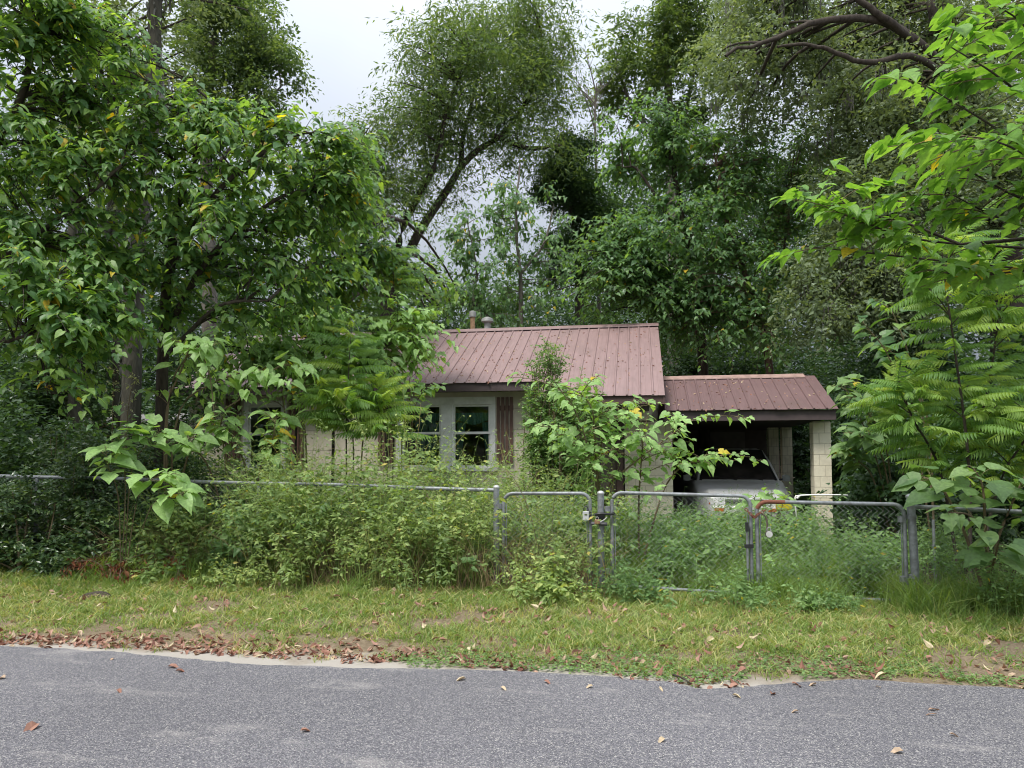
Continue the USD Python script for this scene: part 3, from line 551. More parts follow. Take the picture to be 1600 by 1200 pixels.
block_wall(cp, -.27, .655, 14.36, 14.56, .06, 2.33, block_mat, seed=3)
pl = thing_part(cp, 'pillar'); block_wall(pl, 3.25, 3.56, 14.3, 14.6, .06, 2.31, block_mat, bl=.2, seed=5)
for x, y in ((3.29, 17.5), (3.0, 17.55)):
    pl = thing_part(cp, 'pillar'); block_wall(pl, x, x + .22, y, y + .22, .06, 2.33, block_mat, bl=.11, seed=7)
MB().box((3.14, 18.2, .06), (3.23, 18.3, 2.35)).out(cp, 'wooden_post', B_grey)
MB().box((CX0, 14.0, -.05), (CX1, 20.0, .075)).out(cp, 'slab', mortar)
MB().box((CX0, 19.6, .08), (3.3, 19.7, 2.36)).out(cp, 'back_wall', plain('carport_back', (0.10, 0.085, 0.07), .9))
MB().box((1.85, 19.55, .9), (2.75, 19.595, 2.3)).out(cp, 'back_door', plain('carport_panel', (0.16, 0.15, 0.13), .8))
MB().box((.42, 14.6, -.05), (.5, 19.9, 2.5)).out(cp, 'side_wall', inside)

# ---------------------------------------------------------------- minivan
van = thing('parked_minivan', 'dusty old silver minivan parked nose out under the carport', 'minivan')
VX, VY, VZ = 2.05, 14.72, .075
def hull(pts, r=.0, seg=10):
    if r: return m3.Manifold.batch_hull([m3.Manifold.sphere(r, seg).translate([float(c) for c in p]) for p in pts])
    return m3.Manifold.hull_points(A(pts, float).tolist())
def sym(pts): return [(s * x, y, z) for x, y, z in pts for s in (-1, 1)]
lower = hull(sym([(.62, .10, .42), (.62, .08, .72), (.80, .38, .36), (.80, .32, .80), (.82, 1.0, .99), (.82, 4.35, 1.0), (.80, 4.4, .4), (.82, 1.0, .32), (.66, .18, .84), (.5, .05, .55)]), .09)
cabin = hull(sym([(.80, .98, 1.02), (.80, 4.40, 1.02), (.60, 1.82, 1.68), (.62, 4.2, 1.69), (.70, 1.45, 1.42), (.5, 1.78, 1.70), (.5, 4.2, 1.74)]), .05)
body = lower + cabin
for y in (.86, 3.75):
    for s in (-1, 1):
        body = body - m3.Manifold.cylinder(.4, .36, .36, 28).rotate([0, 90, 0]).translate([s * .78 - .2, y, .33])
body = body.refine_to_length(.12)
van_paint = mat('silver_paint', {'g': ('geometry', {}), 'n': ('noise_texture', {'scale': 3.0, 'detail': 7.0, 'roughness': 0.7}), 'r': ('rgb_ramp', {'ramp': [(0.35, (0.80, 0.80, 0.80)), (0.6, (0.72, 0.70, 0.68)), (0.8, (0.50, 0.45, 0.41))]}), 'p': ('principled_bsdf', {'roughness': 0.45, 'metallic': 0.15, 'coat_weight': 0.2, 'coat_roughness': 0.3})}, [('g.position', 'n.vector'), ('n.fac', 'r.fac'), ('r.color', 'p.base_color')], 'p.BSDF')
dusty_glass = plain('dusty_glass', (0.035, 0.03, 0.03), .3, spec=.5, vary=.4, scale=4, dirt=(0.09, 0.075, 0.07))
q = body.to_mesh(); Vb = q.vert_properties[:, :3] + A([VX, VY, VZ])
b_ = emit(van, 'body', Vb, q.tri_verts, van_paint, smooth=35)
def at_van(p): return A(p, float) + A([VX, VY, VZ])
def quad_slab(parent, name, c, m, th=.012):
    c = A(c, float); nrm = norm(np.cross(c[1] - c[0], c[2] - c[0])); V = np.vstack([at_van(c + nrm * th), at_van(c - nrm * .03)])
    return emit(parent, name, V, [[0, 1, 2], [0, 2, 3], [4, 6, 5], [4, 7, 6], [0, 4, 5], [0, 5, 1], [1, 5, 6], [1, 6, 2], [2, 6, 7], [2, 7, 3], [3, 7, 4], [3, 4, 0]], m)
# windscreen lies on the cabin's front plane, pushed out by the hull's rounding
d = norm(A([0, 1.78 - .98, 1.70 - 1.02])); nf = A([0, -d[2], d[1]]) * .052
o = A([0, .98, 1.02]); w_lo = o + d * .05 + nf; w_hi = o + d * 1.0 + nf
ws = quad_slab(van, 'windscreen', [w_lo + A([-.74, 0, 0]), w_lo + A([.74, 0, 0]), w_hi + A([.55, 0, 0]), w_hi + A([-.55, 0, 0])], dusty_glass)
for s in (-1, 1): MB().tube([at_van(w_lo + A([s * .765, -.01, -.02])), at_van(w_hi + A([s * .575, -.01, .0]))], .032, 6).out(van, 'windscreen_shade_seal', black_m)  # black edge tubes: rubber seal plus the pillars' shade put in as colour
MB().tube([at_van(w_hi + A([-.575, 0, 0])), at_van(w_hi + A([.575, 0, 0]))], .026, 6).out(van, 'windscreen_shade_seal', black_m)
for s in (-1, 1):
    mb = MB(); mb.tube([at_van(w_lo + A([s * .02 if s < 0 else .5, -.02, -.01])), at_van(w_lo + d * .12 + A([(s * .02 if s < 0 else .5) - .55, -.02, 0]))], .008, 5); mb.out(van, 'wiper', black_m)
lamp = plain('lamp_glass', (0.62, 0.63, 0.62), .15, spec=.8, vary=.12, scale=30); amber = plain('amber_lens', (0.5, 0.13, 0.03), .25); 
for s in (-1, 1):
    def sx(x, y, z): return at_van((s * x, y, z))
    hl = MB(); V = A([sx(.40, -.045, .63), sx(.66, -.01, .63), sx(.655, .02, .76), sx(.42, -.02, .74), sx(.40, .15, .63), sx(.66, .2, .63), sx(.655, .2, .76), sx(.42, .2, .74)])
    F = [[0, 1, 2], [0, 2, 3], [1, 5, 6], [1, 6, 2], [3, 2, 6], [3, 6, 7], [0, 4, 5], [0, 5, 1], [0, 3, 7], [0, 7, 4]]
    F = [f[::s] for f in F]; emit(van, 'headlight', V, F, lamp)
    V = A([sx(.668, -.005, .63), sx(.80, .21, .63), sx(.80, .24, .77), sx(.665, .03, .77), sx(.64, .2, .63), sx(.70, .3, .63), sx(.70, .3, .77), sx(.64, .2, .77)]); emit(van, 'corner_light', V, F, amber)
    mb = MB(); c = sx(1.02, 1.3, 1.12); mb.tm(trimesh.creation.box((.2, .1, .14)).subdivide()); mb.V[0] = mb.V[0] * (1 - .25 * (np.abs(mb.V[0][:, :1]) > .09)) + c; mb.out(van, 'wing_mirror', plain('mirror_shell' + str(s + 1), (0.34, 0.35, 0.35), .5), smooth=40)
    MB().tube([sx(.84, 1.25, 1.08), sx(.95, 1.28, 1.1)], .02, 6).out(van, 'mirror_arm', black_m)
    for y0, y1 in ((1.75, 2.55), (2.65, 3.45), (3.55, 4.2)):
        c = [(s * .842, y0, 1.12), (s * .842, y1, 1.12), (s * .69, y1, 1.60), (s * .69, y0 + .12, 1.60)]
        quad_slab(van, 'side_window', c if s > 0 else c[::-1], dusty_glass, .02)
    for y in (.86, 3.75):
        wheel = MB().tube([at_van((s * (.70), y, .33)), at_van((s * .72, y, .33)), at_van((s * .86, y, .33)), at_van((s * .88, y, .33))], A([.29, .325, .325, .29]), 28).out(van, 'wheel', black_m, smooth=40)
        MB().tube([at_van((s * .872, y, .33)), at_van((s * .889, y, .33))], .2, 20).out(wheel, 'rim', zinc)
MB().box(at_van((-.38, -.052, .64)), at_van((.38, .05, .73))).out(van, 'grille', black_m)
mb = MB()
for k in range(3): mb.box(at_van((-.37, -.062, .655 + k * .025)), at_van((.37, -.05, .664 + k * .025)))
mb.out(van, 'grille_bar', zinc)
bp = hull(sym([(.60, .0, .42), (.60, .0, .56), (.78, .25, .42), (.78, .25, .56), (.2, -.06, .44), (.2, -.06, .56)]), .05); q = bp.to_mesh(); emit(van, 'bumper', q.vert_properties[:, :3] + A([VX, VY, VZ]), q.tri_verts, van_paint, smooth=35)
MB().box(at_van((-.45, -.125, .40)), at_van((.45, -.05, .47))).out(van, 'air_intake', black_m)
MB().box(at_van((-.15, -.13, .49)), at_van((.15, -.115, .60))).out(van, 'number_plate', plain('plate', (0.5, 0.5, 0.48), .4))
for s in (-1, 1): MB().box(at_van((s * .5 - .09, -.085, .50)), at_van((s * .5 + .09, -.05, .56))).out(van, 'indicator', amber)

# ---------------------------------------------------------------- fence and gates
FY = 8.35
def fz(x): return float(gz(x, FY))
def chain(parent, x0, x1, ztop, lift=0.04, y=FY, cell=.058, r=.0014, name='chain_mesh'):
    n = max(2, int((x1 - x0) / cell)); P = []
    k = 21
    for i in range(n):
        xc = x0 + (i + .5) * (x1 - x0) / n; zb = float(gz(xc, y)) + lift; zt = ztop(xc)
        t = np.linspace(0, 1, k); off = np.where((np.arange(k) + 0) % 2, cell * .52, -cell * .52)
        P.append(np.stack([xc + off, y + .003 * np.where(np.arange(k) % 2, 1, -1), zb + (zt - zb) * t], -1))
    V, F = tubes(A(P), r, 3); emit(parent, name, V, F, wire, kind='stuff')
def cap(x, y, z, r):
    tm = trimesh.creation.icosphere(2, r); tm.vertices *= A([1, 1, .7]); return MB().tm(trimesh.Trimesh(tm.vertices + A([x, y, z]), tm.faces))
def post(parent, x, ztop, r, name='post', y=FY, capped=True, lean=0.0):
    z0 = float(gz(x, y)) - .2
    p = MB().tube([(x + lean, y, z0), (x, y, ztop)], r, 14).out(parent, name, galv, smooth=40)
    if capped: cap(x, y, ztop, r * 1.12).out(p, 'post_cap', plain('aluminium_cap', (0.5, 0.5, 0.5), .4, metallic=.5) if not stage.GetPrimAtPath('/World/Looks/aluminium_cap') else UsdShade.Material.Get(stage, '/World/Looks/aluminium_cap'), smooth=60)
    return p
f1 = thing('chain_link_fence', 'long grey chain-link fence swallowed by weeds left of the small gate', 'fence')
rail = lambda x: 1.235 + (x + 1.68) * (1.32 - 1.235) / (-5.81 + 1.68)
xr = np.linspace(-13, -1.66, 40); pts = np.stack([xr, xr * 0 + FY, [min(rail(x), 1.42) - .006 * math.sin(x * 2.1) for x in xr]], -1)
MB().tube(pts, .024, 10).out(f1, 'top_rail', galv, smooth=40)
for x in (-1.66, -4.7, -7.9, -11): post(f1, x, rail(x) + (.03 if x == -1.66 else -.02), .036 if x == -1.66 else .024, capped=x == -1.66)
chain(f1, -10, -1.68, lambda x: rail(x) - .03)
def gate(name, label, u0, u1, v0, v1, foot0=.06, foot1=.06, bend=False, rust=False):
    g = thing(name, label, 'gate', 'steel tube gates of the fence')
    a, b = at_y(u0, v0, FY), at_y(u1, v1, FY); x0, x1, z0, z1 = a[0], b[0], a[2], b[2]; r = .0215; c = .11
    g0, g1 = fz(x0) + foot0, fz(x1) + foot1
    arc = lambda cx, cz, a0, a1: [(cx + c * math.cos(t), FY, cz + c * math.sin(t)) for t in np.linspace(a0, a1, 7)]
    up_l = [(x0, FY, g0), (x0, FY, z0 - c)]
    if bend: up_l = [(x0 + .07, FY - .05, g0 - .05), (x0 + .03, FY - .02, g0 - .03), (x0 + .005, FY, g0 + .06), (x0, FY, z0 - c)]
    pth = up_l + arc(x0 + c, z0 - c, math.pi, math.pi / 2)[1:] + arc(x1 - c, z1 - c, math.pi / 2, 0)[:] + [(x1, FY, g1)]
    fr = MB().tube(pth, r, 10).out(g, 'gate_frame', galv, smooth=40)
    if rust: MB().tube(arc(x0 + c, z0 - c, math.pi * .9, math.pi / 2) + [(x0 + .3, FY, z0)], r + .0012, 10).out(fr, 'rust_patch', rusty, smooth=40)
    MB().tube([(x0 + r, FY, g0 + .07), (x1 - r, FY, g1 + .07)], .018, 8).out(g, 'bottom_rail', galv, smooth=40)
    chain(g, x0 + .03, x1 - .03, lambda x: z0 + (z1 - z0) * (x - x0) / (x1 - x0) - .03, lift=.09, r=.0023)
    for x in (x0 + .035, x1 - .035): MB().tube([(x, FY - .01, (g0 if x < (x0 + x1) / 2 else g1) + .1), (x, FY - .01, min(z0, z1) - .12)], .006, 5).out(g, 'tension_bar', galv)
    return g, x0, x1, z0, z1
wg = gate('walk_gate', 'narrow walk-through gate of grey pipe almost buried in vines', 787, 922, 771, 771, .05, .02)
gl = gate('drive_gate', 'left leaf of the double drive gate, chained to the leaf with the rusty corner', 956, 1172, 770, 775, .02, -.02)
gr = gate('drive_gate', 'right leaf of the double drive gate, rusty upper left corner and bent foot', 1182, 1412, 784, 788, -.02, -.06, bend=True, rust=True)
MB().tube([(gl[2] - .045, FY - .04, fz(gl[2]) + .05), (gl[2] - .045, FY - .04, .82)], .014, 8).out(gl[0], 'drop_rod', galv)
MB().box((gl[2] - .075, FY - .055, .62), (gl[2] + .02, FY - .02, .66)).out(gl[0], 'rod_guide', black_m); MB().box((gl[2] - .062, FY - .06, .8), (gl[2] - .03, FY - .02, .9)).out(gl[0], 'rod_handle', black_m)
for (g, x0, x1, z0, z1), left in ((wg, True), (gr, False), (gl, True)):
    for z in (.32, z1 - .16):
        x = {'a': x0, 'b': x1}['b' if g == gr[0] else 'a']
        MB().tube([(x - .05 if x == x0 else x - .03, FY, z - .03), (x - .05 if x == x0 else x - .03, FY, z + .03)], .036, 8).out(g, 'hinge', galv)
gp = thing('gate_post', 'grey steel gate post with pale cap between the walk gate and the drive gate', 'post', 'capped gate posts')
post(gp, -.435, 1.205, .038, name='pole')
for z in (.33,): MB().tube([(-.435, FY, z - .02), (-.435, FY, z + .02)], .046, 12).out(gp, 'band', galv, smooth=40)
gp2 = thing('gate_post', 'grey steel gate post with pale cap at the right end of the drive gate', 'post', 'capped gate posts')
post(gp2, 2.865, 1.195, .042, name='pole', lean=.035)
for z in (.35, .98): MB().tube([(2.87, FY, z - .02), (2.87, FY, z + .02)], .05, 12).out(gp2, 'band', galv, smooth=40)
f2 = thing('chain_link_fence', 'short chain-link fence running off behind the big-leaved plant at right', 'fence')
MB().tube([(2.9, FY, 1.09), (4.0, FY, 1.045), (7.5, FY, 1.1), (12, FY, 1.15)], .024, 10).out(f2, 'top_rail', galv, smooth=40)
for x in (5.6, 8.6): post(f2, x, 1.1, .024, capped=False)
chain(f2, 2.92, 9, lambda x: 1.04)
p = at_y(1458, 812, 9.6); tp = thing('thin_metal_stake', 'thin grey metal stake standing in the weeds behind the right gate post', 'stake'); MB().tube([(p[0], 9.6, float(gz(p[0], 9.6)) - .1), (p[0], 9.6, p[2])], .017, 6).out(tp, 'rod', galv); MB().box((p[0] - .03, 9.58, p[2] - .35), (p[0] + .03, 9.6, p[2] - .31)).out(tp, 'lug', galv)
# chain, padlocks, key box, latch
def torus_link(c, ax1, ax2, a=.022, b=.013, r=.0045):
    t = np.linspace(0, 2 * math.pi, 13)[:-1]; c, ax1, ax2 = A(c), norm(A(ax1, float)), norm(A(ax2, float))
    p = A([c + ax1 * a * math.cos(s) + ax2 * b * math.sin(s) for s in t]); p = np.vstack([p, p[:1]]); return tubes(p[None], r, 5)
rc = thing('rusty_chain', 'rusty chain looped round the meeting tubes of the drive gate', 'chain')
xa, xb = gl[2] - .06, gr[1] + .06; pts = curve([(xa, FY - .05, 1.05), (xa + .06, FY - .07, .985), ((xa + xb) / 2, FY - .07, .96), (xb - .05, FY - .07, .995), (xb + .03, FY - .05, 1.04)], 13)
for k in range(12):
    m_ = (pts[k] + pts[k + 1]) / 2; t_ = norm(pts[k + 1] - pts[k]); s_ = A([0, 1, 0.2]) if k % 2 else np.cross(t_, [0, 1, 0]); V, F = torus_link(m_, t_, s_); emit(rc, 'link', V, F, rusty)
V, F = tubes(curve([(xb - .02, FY - .08, 1.0), (xb + .02, FY - .08, .97), (xb + .035, FY - .08, .90), (xb + .03, FY - .08, .82)], 10)[None], .01, 6); emit(rc, 'hanging_strap', V, F, plain('worn_strap', (0.10, 0.08, 0.065), .7))
pd = thing('round_padlock', 'round dark padlock hanging below the rusty chain', 'padlock')
c = A([xb + .05, FY - .09, .78]); V, F = tubes(A([c + A([0, -.018, 0]), c + A([0, -.015, 0]), c + A([0, .015, 0]), c + A([0, .018, 0])])[None], A([[.03, .04, .04, .03]]), 16); emit(pd, 'body', V, F, plain('padlock_steel', (0.12, 0.11, 0.10), .4, metallic=.6), smooth=40)
V, F = torus_link(c + A([0, 0, .045]), (0, 0, 1), (1, 0, 0), .03, .02, .005); emit(pd, 'shackle', V, F, zinc)
tm = trimesh.creation.cylinder(.035, .012, sections=14); tm.apply_transform(trimesh.transformations.rotation_matrix(math.pi / 2, [1, 0, 0])); emit(pd, 'face_plate', tm.vertices + c + A([0, -.02, 0]), tm.faces, plain('pale_metal', (0.5, 0.5, 0.48), .4))
kb = thing('key_lock_box', 'small grey key lock box hanging on the walk gate frame', 'lock box')
p = at_y(915.5, 806, FY - .05); q = hull([(p[0] + sx_ * .028, FY - .05 + sy * .012, p[2] + sz_ * .045) for sx_ in (-1, 1) for sy in (-1, 1) for sz_ in (-1, 1)], .008).to_mesh(); emit(kb, 'body', q.vert_properties[:, :3], q.tri_verts, plain('grey_case', (0.42, 0.43, 0.43), .5), smooth=35)
V, F = torus_link((p[0] + .0, FY - .05, p[2] + .07), (0, 0, 1), (1, 0, 0), .04, .025, .007); emit(kb, 'shackle', V, F, black_m)
MB().box((p[0] - .014, FY - .075, p[2] + .01), (p[0] + .014, FY - .068, p[2] + .024)).out(kb, 'dial_window', black_m); MB().box((p[0] + .04, FY - .05, p[2] - .05), (p[0] + .058, FY - .02, p[2] + .055)).out(kb, 'side_plate', black_m)
lt = thing('gate_latch', 'black fork latch wrapped round the gate post beside the key box', 'latch')
p = at_y(938, 808, FY)
mb = MB(); mb.tube(curve([(p[0] - .07, FY - .06, p[2] + .03), (p[0], FY - .085, p[2] + .045), (p[0] + .12, FY - .06, p[2] + .04), (p[0] + .16, FY - .03, p[2] + .05)], 12), .016, 7); mb.out(lt, 'fork', black_m, smooth=40)
mb = MB(); mb.tube([(p[0], FY, p[2] - .03), (p[0], FY, p[2] + .03)], .055, 14); mb.out(lt, 'collar', black_m, smooth=40)
mb = MB(); mb.tube([(p[0] - .1, FY - .05, p[2] - .07), (p[0] + .08, FY - .05, p[2] - .075)], .022, 7); mb.out(lt, 'bar', plain('dark_steel', (0.06, 0.06, 0.065), .5), smooth=40)
V, F = tubes(curve([(p[0] + .0, FY - .1, p[2] - .05), (p[0] + .05, FY - .1, p[2] - .02), (p[0] + .08, FY - .09, p[2] + .01)], 8)[None], .006, 5); emit(lt, 'shackle', V, F, zinc)
bl = thing('brass_padlock', 'small tarnished brass padlock on the black gate latch', 'padlock')
q = hull([(p[0] - .03 + sx_ * .022, FY - .1 + sy * .008, p[2] - .045 + sz_ * .018) for sx_ in (-1, 1) for sy in (-1, 1) for sz_ in (-1, 1)], .008).to_mesh(); emit(bl, 'body', q.vert_properties[:, :3], q.tri_verts, plain('old_brass', (0.30, 0.17, 0.10), .45, metallic=.4), smooth=35)
V, F = torus_link((p[0] - .03, FY - .1, p[2] - .02), (0, 0, 1), (1, 0, 0), .03, .018, .004); emit(bl, 'shackle', V, F, zinc)

# ---------------------------------------------------------------- odds and ends in the yard
x, z = at_y(1225, 790, 13.2)[[0, 2]]
jn = thing('yellow_plastic_jug', 'bright yellow plastic jug lying in the weeds in front of the minivan', 'jug'); q = hull([(x + a * .09, 13.2 + b * .05, z + c_ * .05) for a in (-1, 1) for b in (-1, 1) for c_ in (-1, 1)], .04).to_mesh(); emit(jn, 'body', q.vert_properties[:, :3], q.tri_verts, plain('yellow_plastic', (0.55, 0.45, 0.02), .4, vary=.1), smooth=35)
MB().tube([(x + .12, 13.2, z + .03), (x + .17, 13.2, z + .04)], .02, 8).out(jn, 'spout', white)
MB().tube([(x - .1, 13.2, z - .05), (x - .1, 13.2, float(gz(x, 13.2)))], .03, 6).out(jn, 'stand', dark_wood)
x, z = at_y(1262, 808, 12.6)[[0, 2]]
jn = thing('blue_plastic_tub', 'crumpled blue plastic tub among weeds below the carport pillar', 'tub'); V, F = tubes(A([[x, 12.6, float(gz(x, 12.6))], [x, 12.6, float(gz(x, 12.6)) + .1], [x, 12.6, float(gz(x, 12.6)) + .28], [x, 12.6, float(gz(x, 12.6)) + .3]])[None], A([[.10, .12, .14, .15]]), 12); emit(jn, 'wall', V, F, plain('blue_plastic', (0.05, 0.12, 0.35), .4), smooth=40); MB().tube([(x - .15, 12.6, float(gz(x, 12.6)) + .3), (x, 12.45, float(gz(x, 12.6)) + .3), (x + .15, 12.6, float(gz(x, 12.6)) + .3)], .01, 5).out(jn, 'rim', zinc)
x, z = at_y(1300, 775, 13.3)[[0, 2]]; a_ = at_y(1245, 777, 13.3); b2 = at_y(1330, 775, 13.3)
wp = thing('white_bent_pipe', 'thin white bent pipe lying across the weeds before the carport pillar', 'pipe'); MB().tube(curve([a_ - A([.0, 0, .5]), a_ - A([.03, 0, .05]), a_ + A([.05, 0, .03]), (x, 13.3, z + .02), b2, b2 + A([.1, 0, -.1]), b2 + A([.12, 0, -.5])], 24), .014, 7).out(wp, 'tube', white, smooth=40); MB().tube([a_ + A([.0, 0, -.02]), a_ + A([.05, 0, .03])], .02, 7).out(wp, 'elbow', white)
# shed behind the left end of the house, seen as a dim brown wall
sh = thing('tan_shed', 'dim tan shed with a dark doorway under the trees left of the house', 'shed')
c0, c1 = at_y(125, 640, 17.0)[0], at_y(262, 640, 17.0)[0]
mt = plain('tan_board', (0.30, 0.20, 0.12), .8, vary=.2, scale=8)
dx0, dx1 = at_y(190, 640, 17)[0], at_y(222, 640, 17)[0]; k = 0; x = c0
while x < c1:
    xe = min(x + .3, c1)
    if xe < dx0 or x > dx1: MB().box((x + .004, 17.0, .1), (xe - .004, 17.03, 2.6)).out(sh, 'board', mt)
    x += .3
MB().box((c0, 17.04, .1), (dx0, 17.1, 2.6)).out(sh, 'wall', dark_wood); MB().box((dx1, 17.04, .1), (c1, 17.1, 2.6)).out(sh, 'wall', dark_wood); MB().box((dx0, 17.05, 2.2), (dx1, 17.1, 2.6)).out(sh, 'wall', mt)
mb = MB(); mb.box((c0, 17.1, .1), (c0 + .1, 19.5, 2.6)); mb.box((c1 - .1, 17.1, .1), (c1, 19.5, 2.6)); mb.box((c0, 19.5, .1), (c1, 19.6, 2.6)); mb.out(sh, 'side_wall', dark_wood)
V = A([[c0 - .3, 16.7, 2.6], [c1 + .3, 16.7, 2.6], [c1 + .3, 19.9, 3.0], [c0 - .3, 19.9, 3.0]]); V = np.vstack([V, V - A([0, 0, .06])]); emit(sh, 'roof', V, [[0, 1, 2], [0, 2, 3], [4, 6, 5], [4, 7, 6], [0, 4, 5], [0, 5, 1], [1, 5, 6], [1, 6, 2], [2, 6, 7], [2, 7, 3], [3, 7, 4], [3, 4, 0]], plain('grey_sheet', (0.16, 0.15, 0.14), .7))
# ---------------------------------------------------------------- plants: builders
def in_view(margin=260):
    def f(p):
        u, v, d = project(p); return (u > -margin) & (u < 1600 + margin) & (v > -margin) & (v < 1300) & (d > .6)
    return f
def bez(a, c, b, k=7):
    t = np.linspace(0, 1, k)[:, None]; return (1 - t)**2 * a + 2 * t * (1 - t) * c + t**2 * b
def lobe(u, v, ru, rv, D, rd, nb):
    return at_d(u, v, D), A([ru * D / FPX, rd, rv * D / FPX]), nb
def crown(nodes, lobes, rng, nt, tl, droop=0.3, lift=0.12, shell=2.2, tmin=0.3, spread=0.8, bias=(0, 0, .12)):
    B, TW = [], []
    for c, r, nb in lobes:
        d = norm(rng.normal(size=(nb, 3))); tips = c + d * (rng.random(nb)**(1 / shell))[:, None] * r
        tips[:, 2] = np.maximum(tips[:, 2], .35)
        for tip in tips:
            cost = np.linalg.norm(nodes - tip, axis=1) + 0.9 * np.maximum(0, nodes[:, 2] - tip[2]); nd = nodes[np.argmin(cost)]; ds = np.linalg.norm(tip - nd)
            b = bez(nd, nd * .45 + tip * .55 + A([0, 0, lift * ds]) + rng.normal(size=3) * .07 * ds, tip); B.append(b)
            t = np.sqrt(rng.uniform(tmin**2, 1, nt)) * 6; i = np.minimum(t.astype(int), 5); f = (t - i)[:, None]
            # longer boughs fork only over their last 2.2 tl
            p = b[i] * (1 - f) + b[i + 1] * f; tg = norm(b[i + 1] - b[i])
            o = norm((p - c) / r + 1e-6); dr = norm(o * .55 + tg * .5 + rng.normal(size=(nt, 3)) * spread + A(bias))
            ln = (tl * rng.uniform(.5, 1.2, nt))[:, None, None]; q = np.linspace(0, 1, 4)[None, :, None]
            TW.append(p[:, None] + dr[:, None] * ln * q + A([0, 0, -droop]) * ln * q**2)
    return A(B), np.concatenate(TW)
def tree(name, label, cat, limbs, lobes, material, tpls, size, seed, nt=14, tl=.7, nl=10, bark_=None, group=None, singles=0, yellow=0.0, droop=.5, tdroop=.3, twigs=False, moss=None, pet=.25, up=1.0, jit=.4, flat=.55, lift=.12, out_tilt=.3, tmin=.3, spread=.8, thick=1.0, t0=.15, sp=None, bias=(0, 0, .12)):
    rng = np.random.default_rng(seed); th = thing(name, label, cat, group); nodes = []
    for k, (pts, r0, r1) in enumerate(limbs):
        c = curve(pts, 22); c = c + rng.normal(size=c.shape) * min(r0 * .25, .03) * np.linspace(0, 1, 22)[:, None]
        rr = np.linspace(r0, r1, 22)
        if k == 0: rr = rr + r0 * .5 * np.exp(-np.arange(22) * .9)
        V, F = tubes(c[None], rr[None], 10); emit(th, 'trunk' if k == 0 else 'limb', V, F, bark_ or B_dark, smooth=True)
        nodes.append(c[(7 if k == 0 else 3):])
    nodes = np.vstack(nodes); B, TW = crown(nodes, lobes, rng, nt, tl, tdroop, lift, tmin=tmin, spread=spread, bias=bias)
    ln = np.linalg.norm(B[:, -1] - B[:, 0], axis=1)
    V, F = tubes(B, (np.linspace(1, .25, 7)[None] * (.008 + .009 * ln)[:, None]) * thick, 5); emit(th, 'bough', V, F, bark_ or B_dark, kind='stuff', smooth=True)
    if twigs:
        V, F = tubes(TW, np.linspace(.006, .0025, 4)[None] * thick, 3); emit(th, 'twig', V, F, bark_ or B_dark, kind='stuff')
    if sp:
        sprays(th, 'foliage', TW[:, 2], material, tpls[0], size, seed * 10, droop=droop, jit=jit, up=up, **sp)
    else:
        lv = leaves_on(TW, nl, size, rng, t0=t0, droop=droop, pet=pet, up=up, jit=jit, flat=flat, out_tilt=out_tilt, face=.4)
        emit_leaves(th, material, tpls, lv, rng, yellow, singles, keep=in_view())
    if moss is not None:
        n, lo, hi = moss; idx = rng.integers(0, len(B), n); p = B[idx, rng.integers(2, 7, n)] + rng.normal(size=(n, 3)) * .12
        hang(th, p, rng, lo, hi)
    return th, B, TW
def spray(seed, tpl, nt, nl, Ln, size, material, lo, hi, droop=.4, tdroop=.25, jit=.6, up=.7):
    r = np.random.default_rng(seed); d = norm(r.normal(size=(nt, 3)) * A([1, 1, .6]) + A([0, 0, .15])); q = np.linspace(0, 1, 4)[None, :, None]
    tw = r.normal(size=(nt, 1, 3)) * Ln * .22 + d[:, None] * q * Ln * r.uniform(.5, 1.1, (nt, 1, 1)) + A([0, 0, -tdroop]) * Ln * q**2
    pos, R, s_ = leaves_on(tw, nl, size, r, t0=.05, droop=droop, jit=jit, up=up)[:3]; V, F, t = leaf_mesh(T[tpl], pos, R, s_, np.clip(r.uniform(lo, hi, len(pos)), 0, .9)); return V, F, t, material
def sprays(parent, name, P, material, tpl, size, seed, nt=9, nl=8, Ln=.5, kinds=6, droop=.4, tdroop=.25, label=None, cat=None, jit=.6, smin=.7, smax=1.25, up=.7):
    P = P[in_view(300)(P)]; r = np.random.default_rng(seed)
    pr = [spray(seed + k, tpl, nt, nl, Ln, size, material, .75 * k / kinds - .1, .75 * k / kinds + .35, droop, tdroop, jit, up) for k in range(kinds)]
    instancer(name, label, cat, pr, P, r.uniform(smin, smax, len(P)), seed, tilt=.35, parent=parent)
def tuft(n, h, w, spread, seed, curl=.5):
    r = np.random.default_rng(seed); az = r.uniform(0, 6.28, n); base = r.normal(size=(n, 2)) * spread * .35; hh = h * r.uniform(.5, 1.1, n); ln = hh * r.uniform(.1, 1, n) * curl * 1.6
    q = A([0, .4, .75, 1.0]); P = np.stack([base[:, :1] + np.cos(az)[:, None] * ln[:, None] * q**1.8, base[:, 1:] + np.sin(az)[:, None] * ln[:, None] * q**1.8, hh[:, None] * (q - .25 * q**3)], -1)
    f = r.uniform(0, 6.28, n); side = np.stack([np.cos(f), np.sin(f), 0 * f], -1)[:, None] * w * A([1, .85, .5])[None, :, None] * r.uniform(.6, 1.2, n)[:, None, None]
    V = np.concatenate([P[:, :3] + side, P[:, :3] - side, P[:, 3:]], 1).reshape(-1, 3)
    Fb = A([[0, 1, 4], [0, 4, 3], [1, 2, 5], [1, 5, 4], [2, 6, 5]]); F = (np.arange(n)[:, None, None] * 7 + Fb).reshape(-1, 3)
    return V, F, r
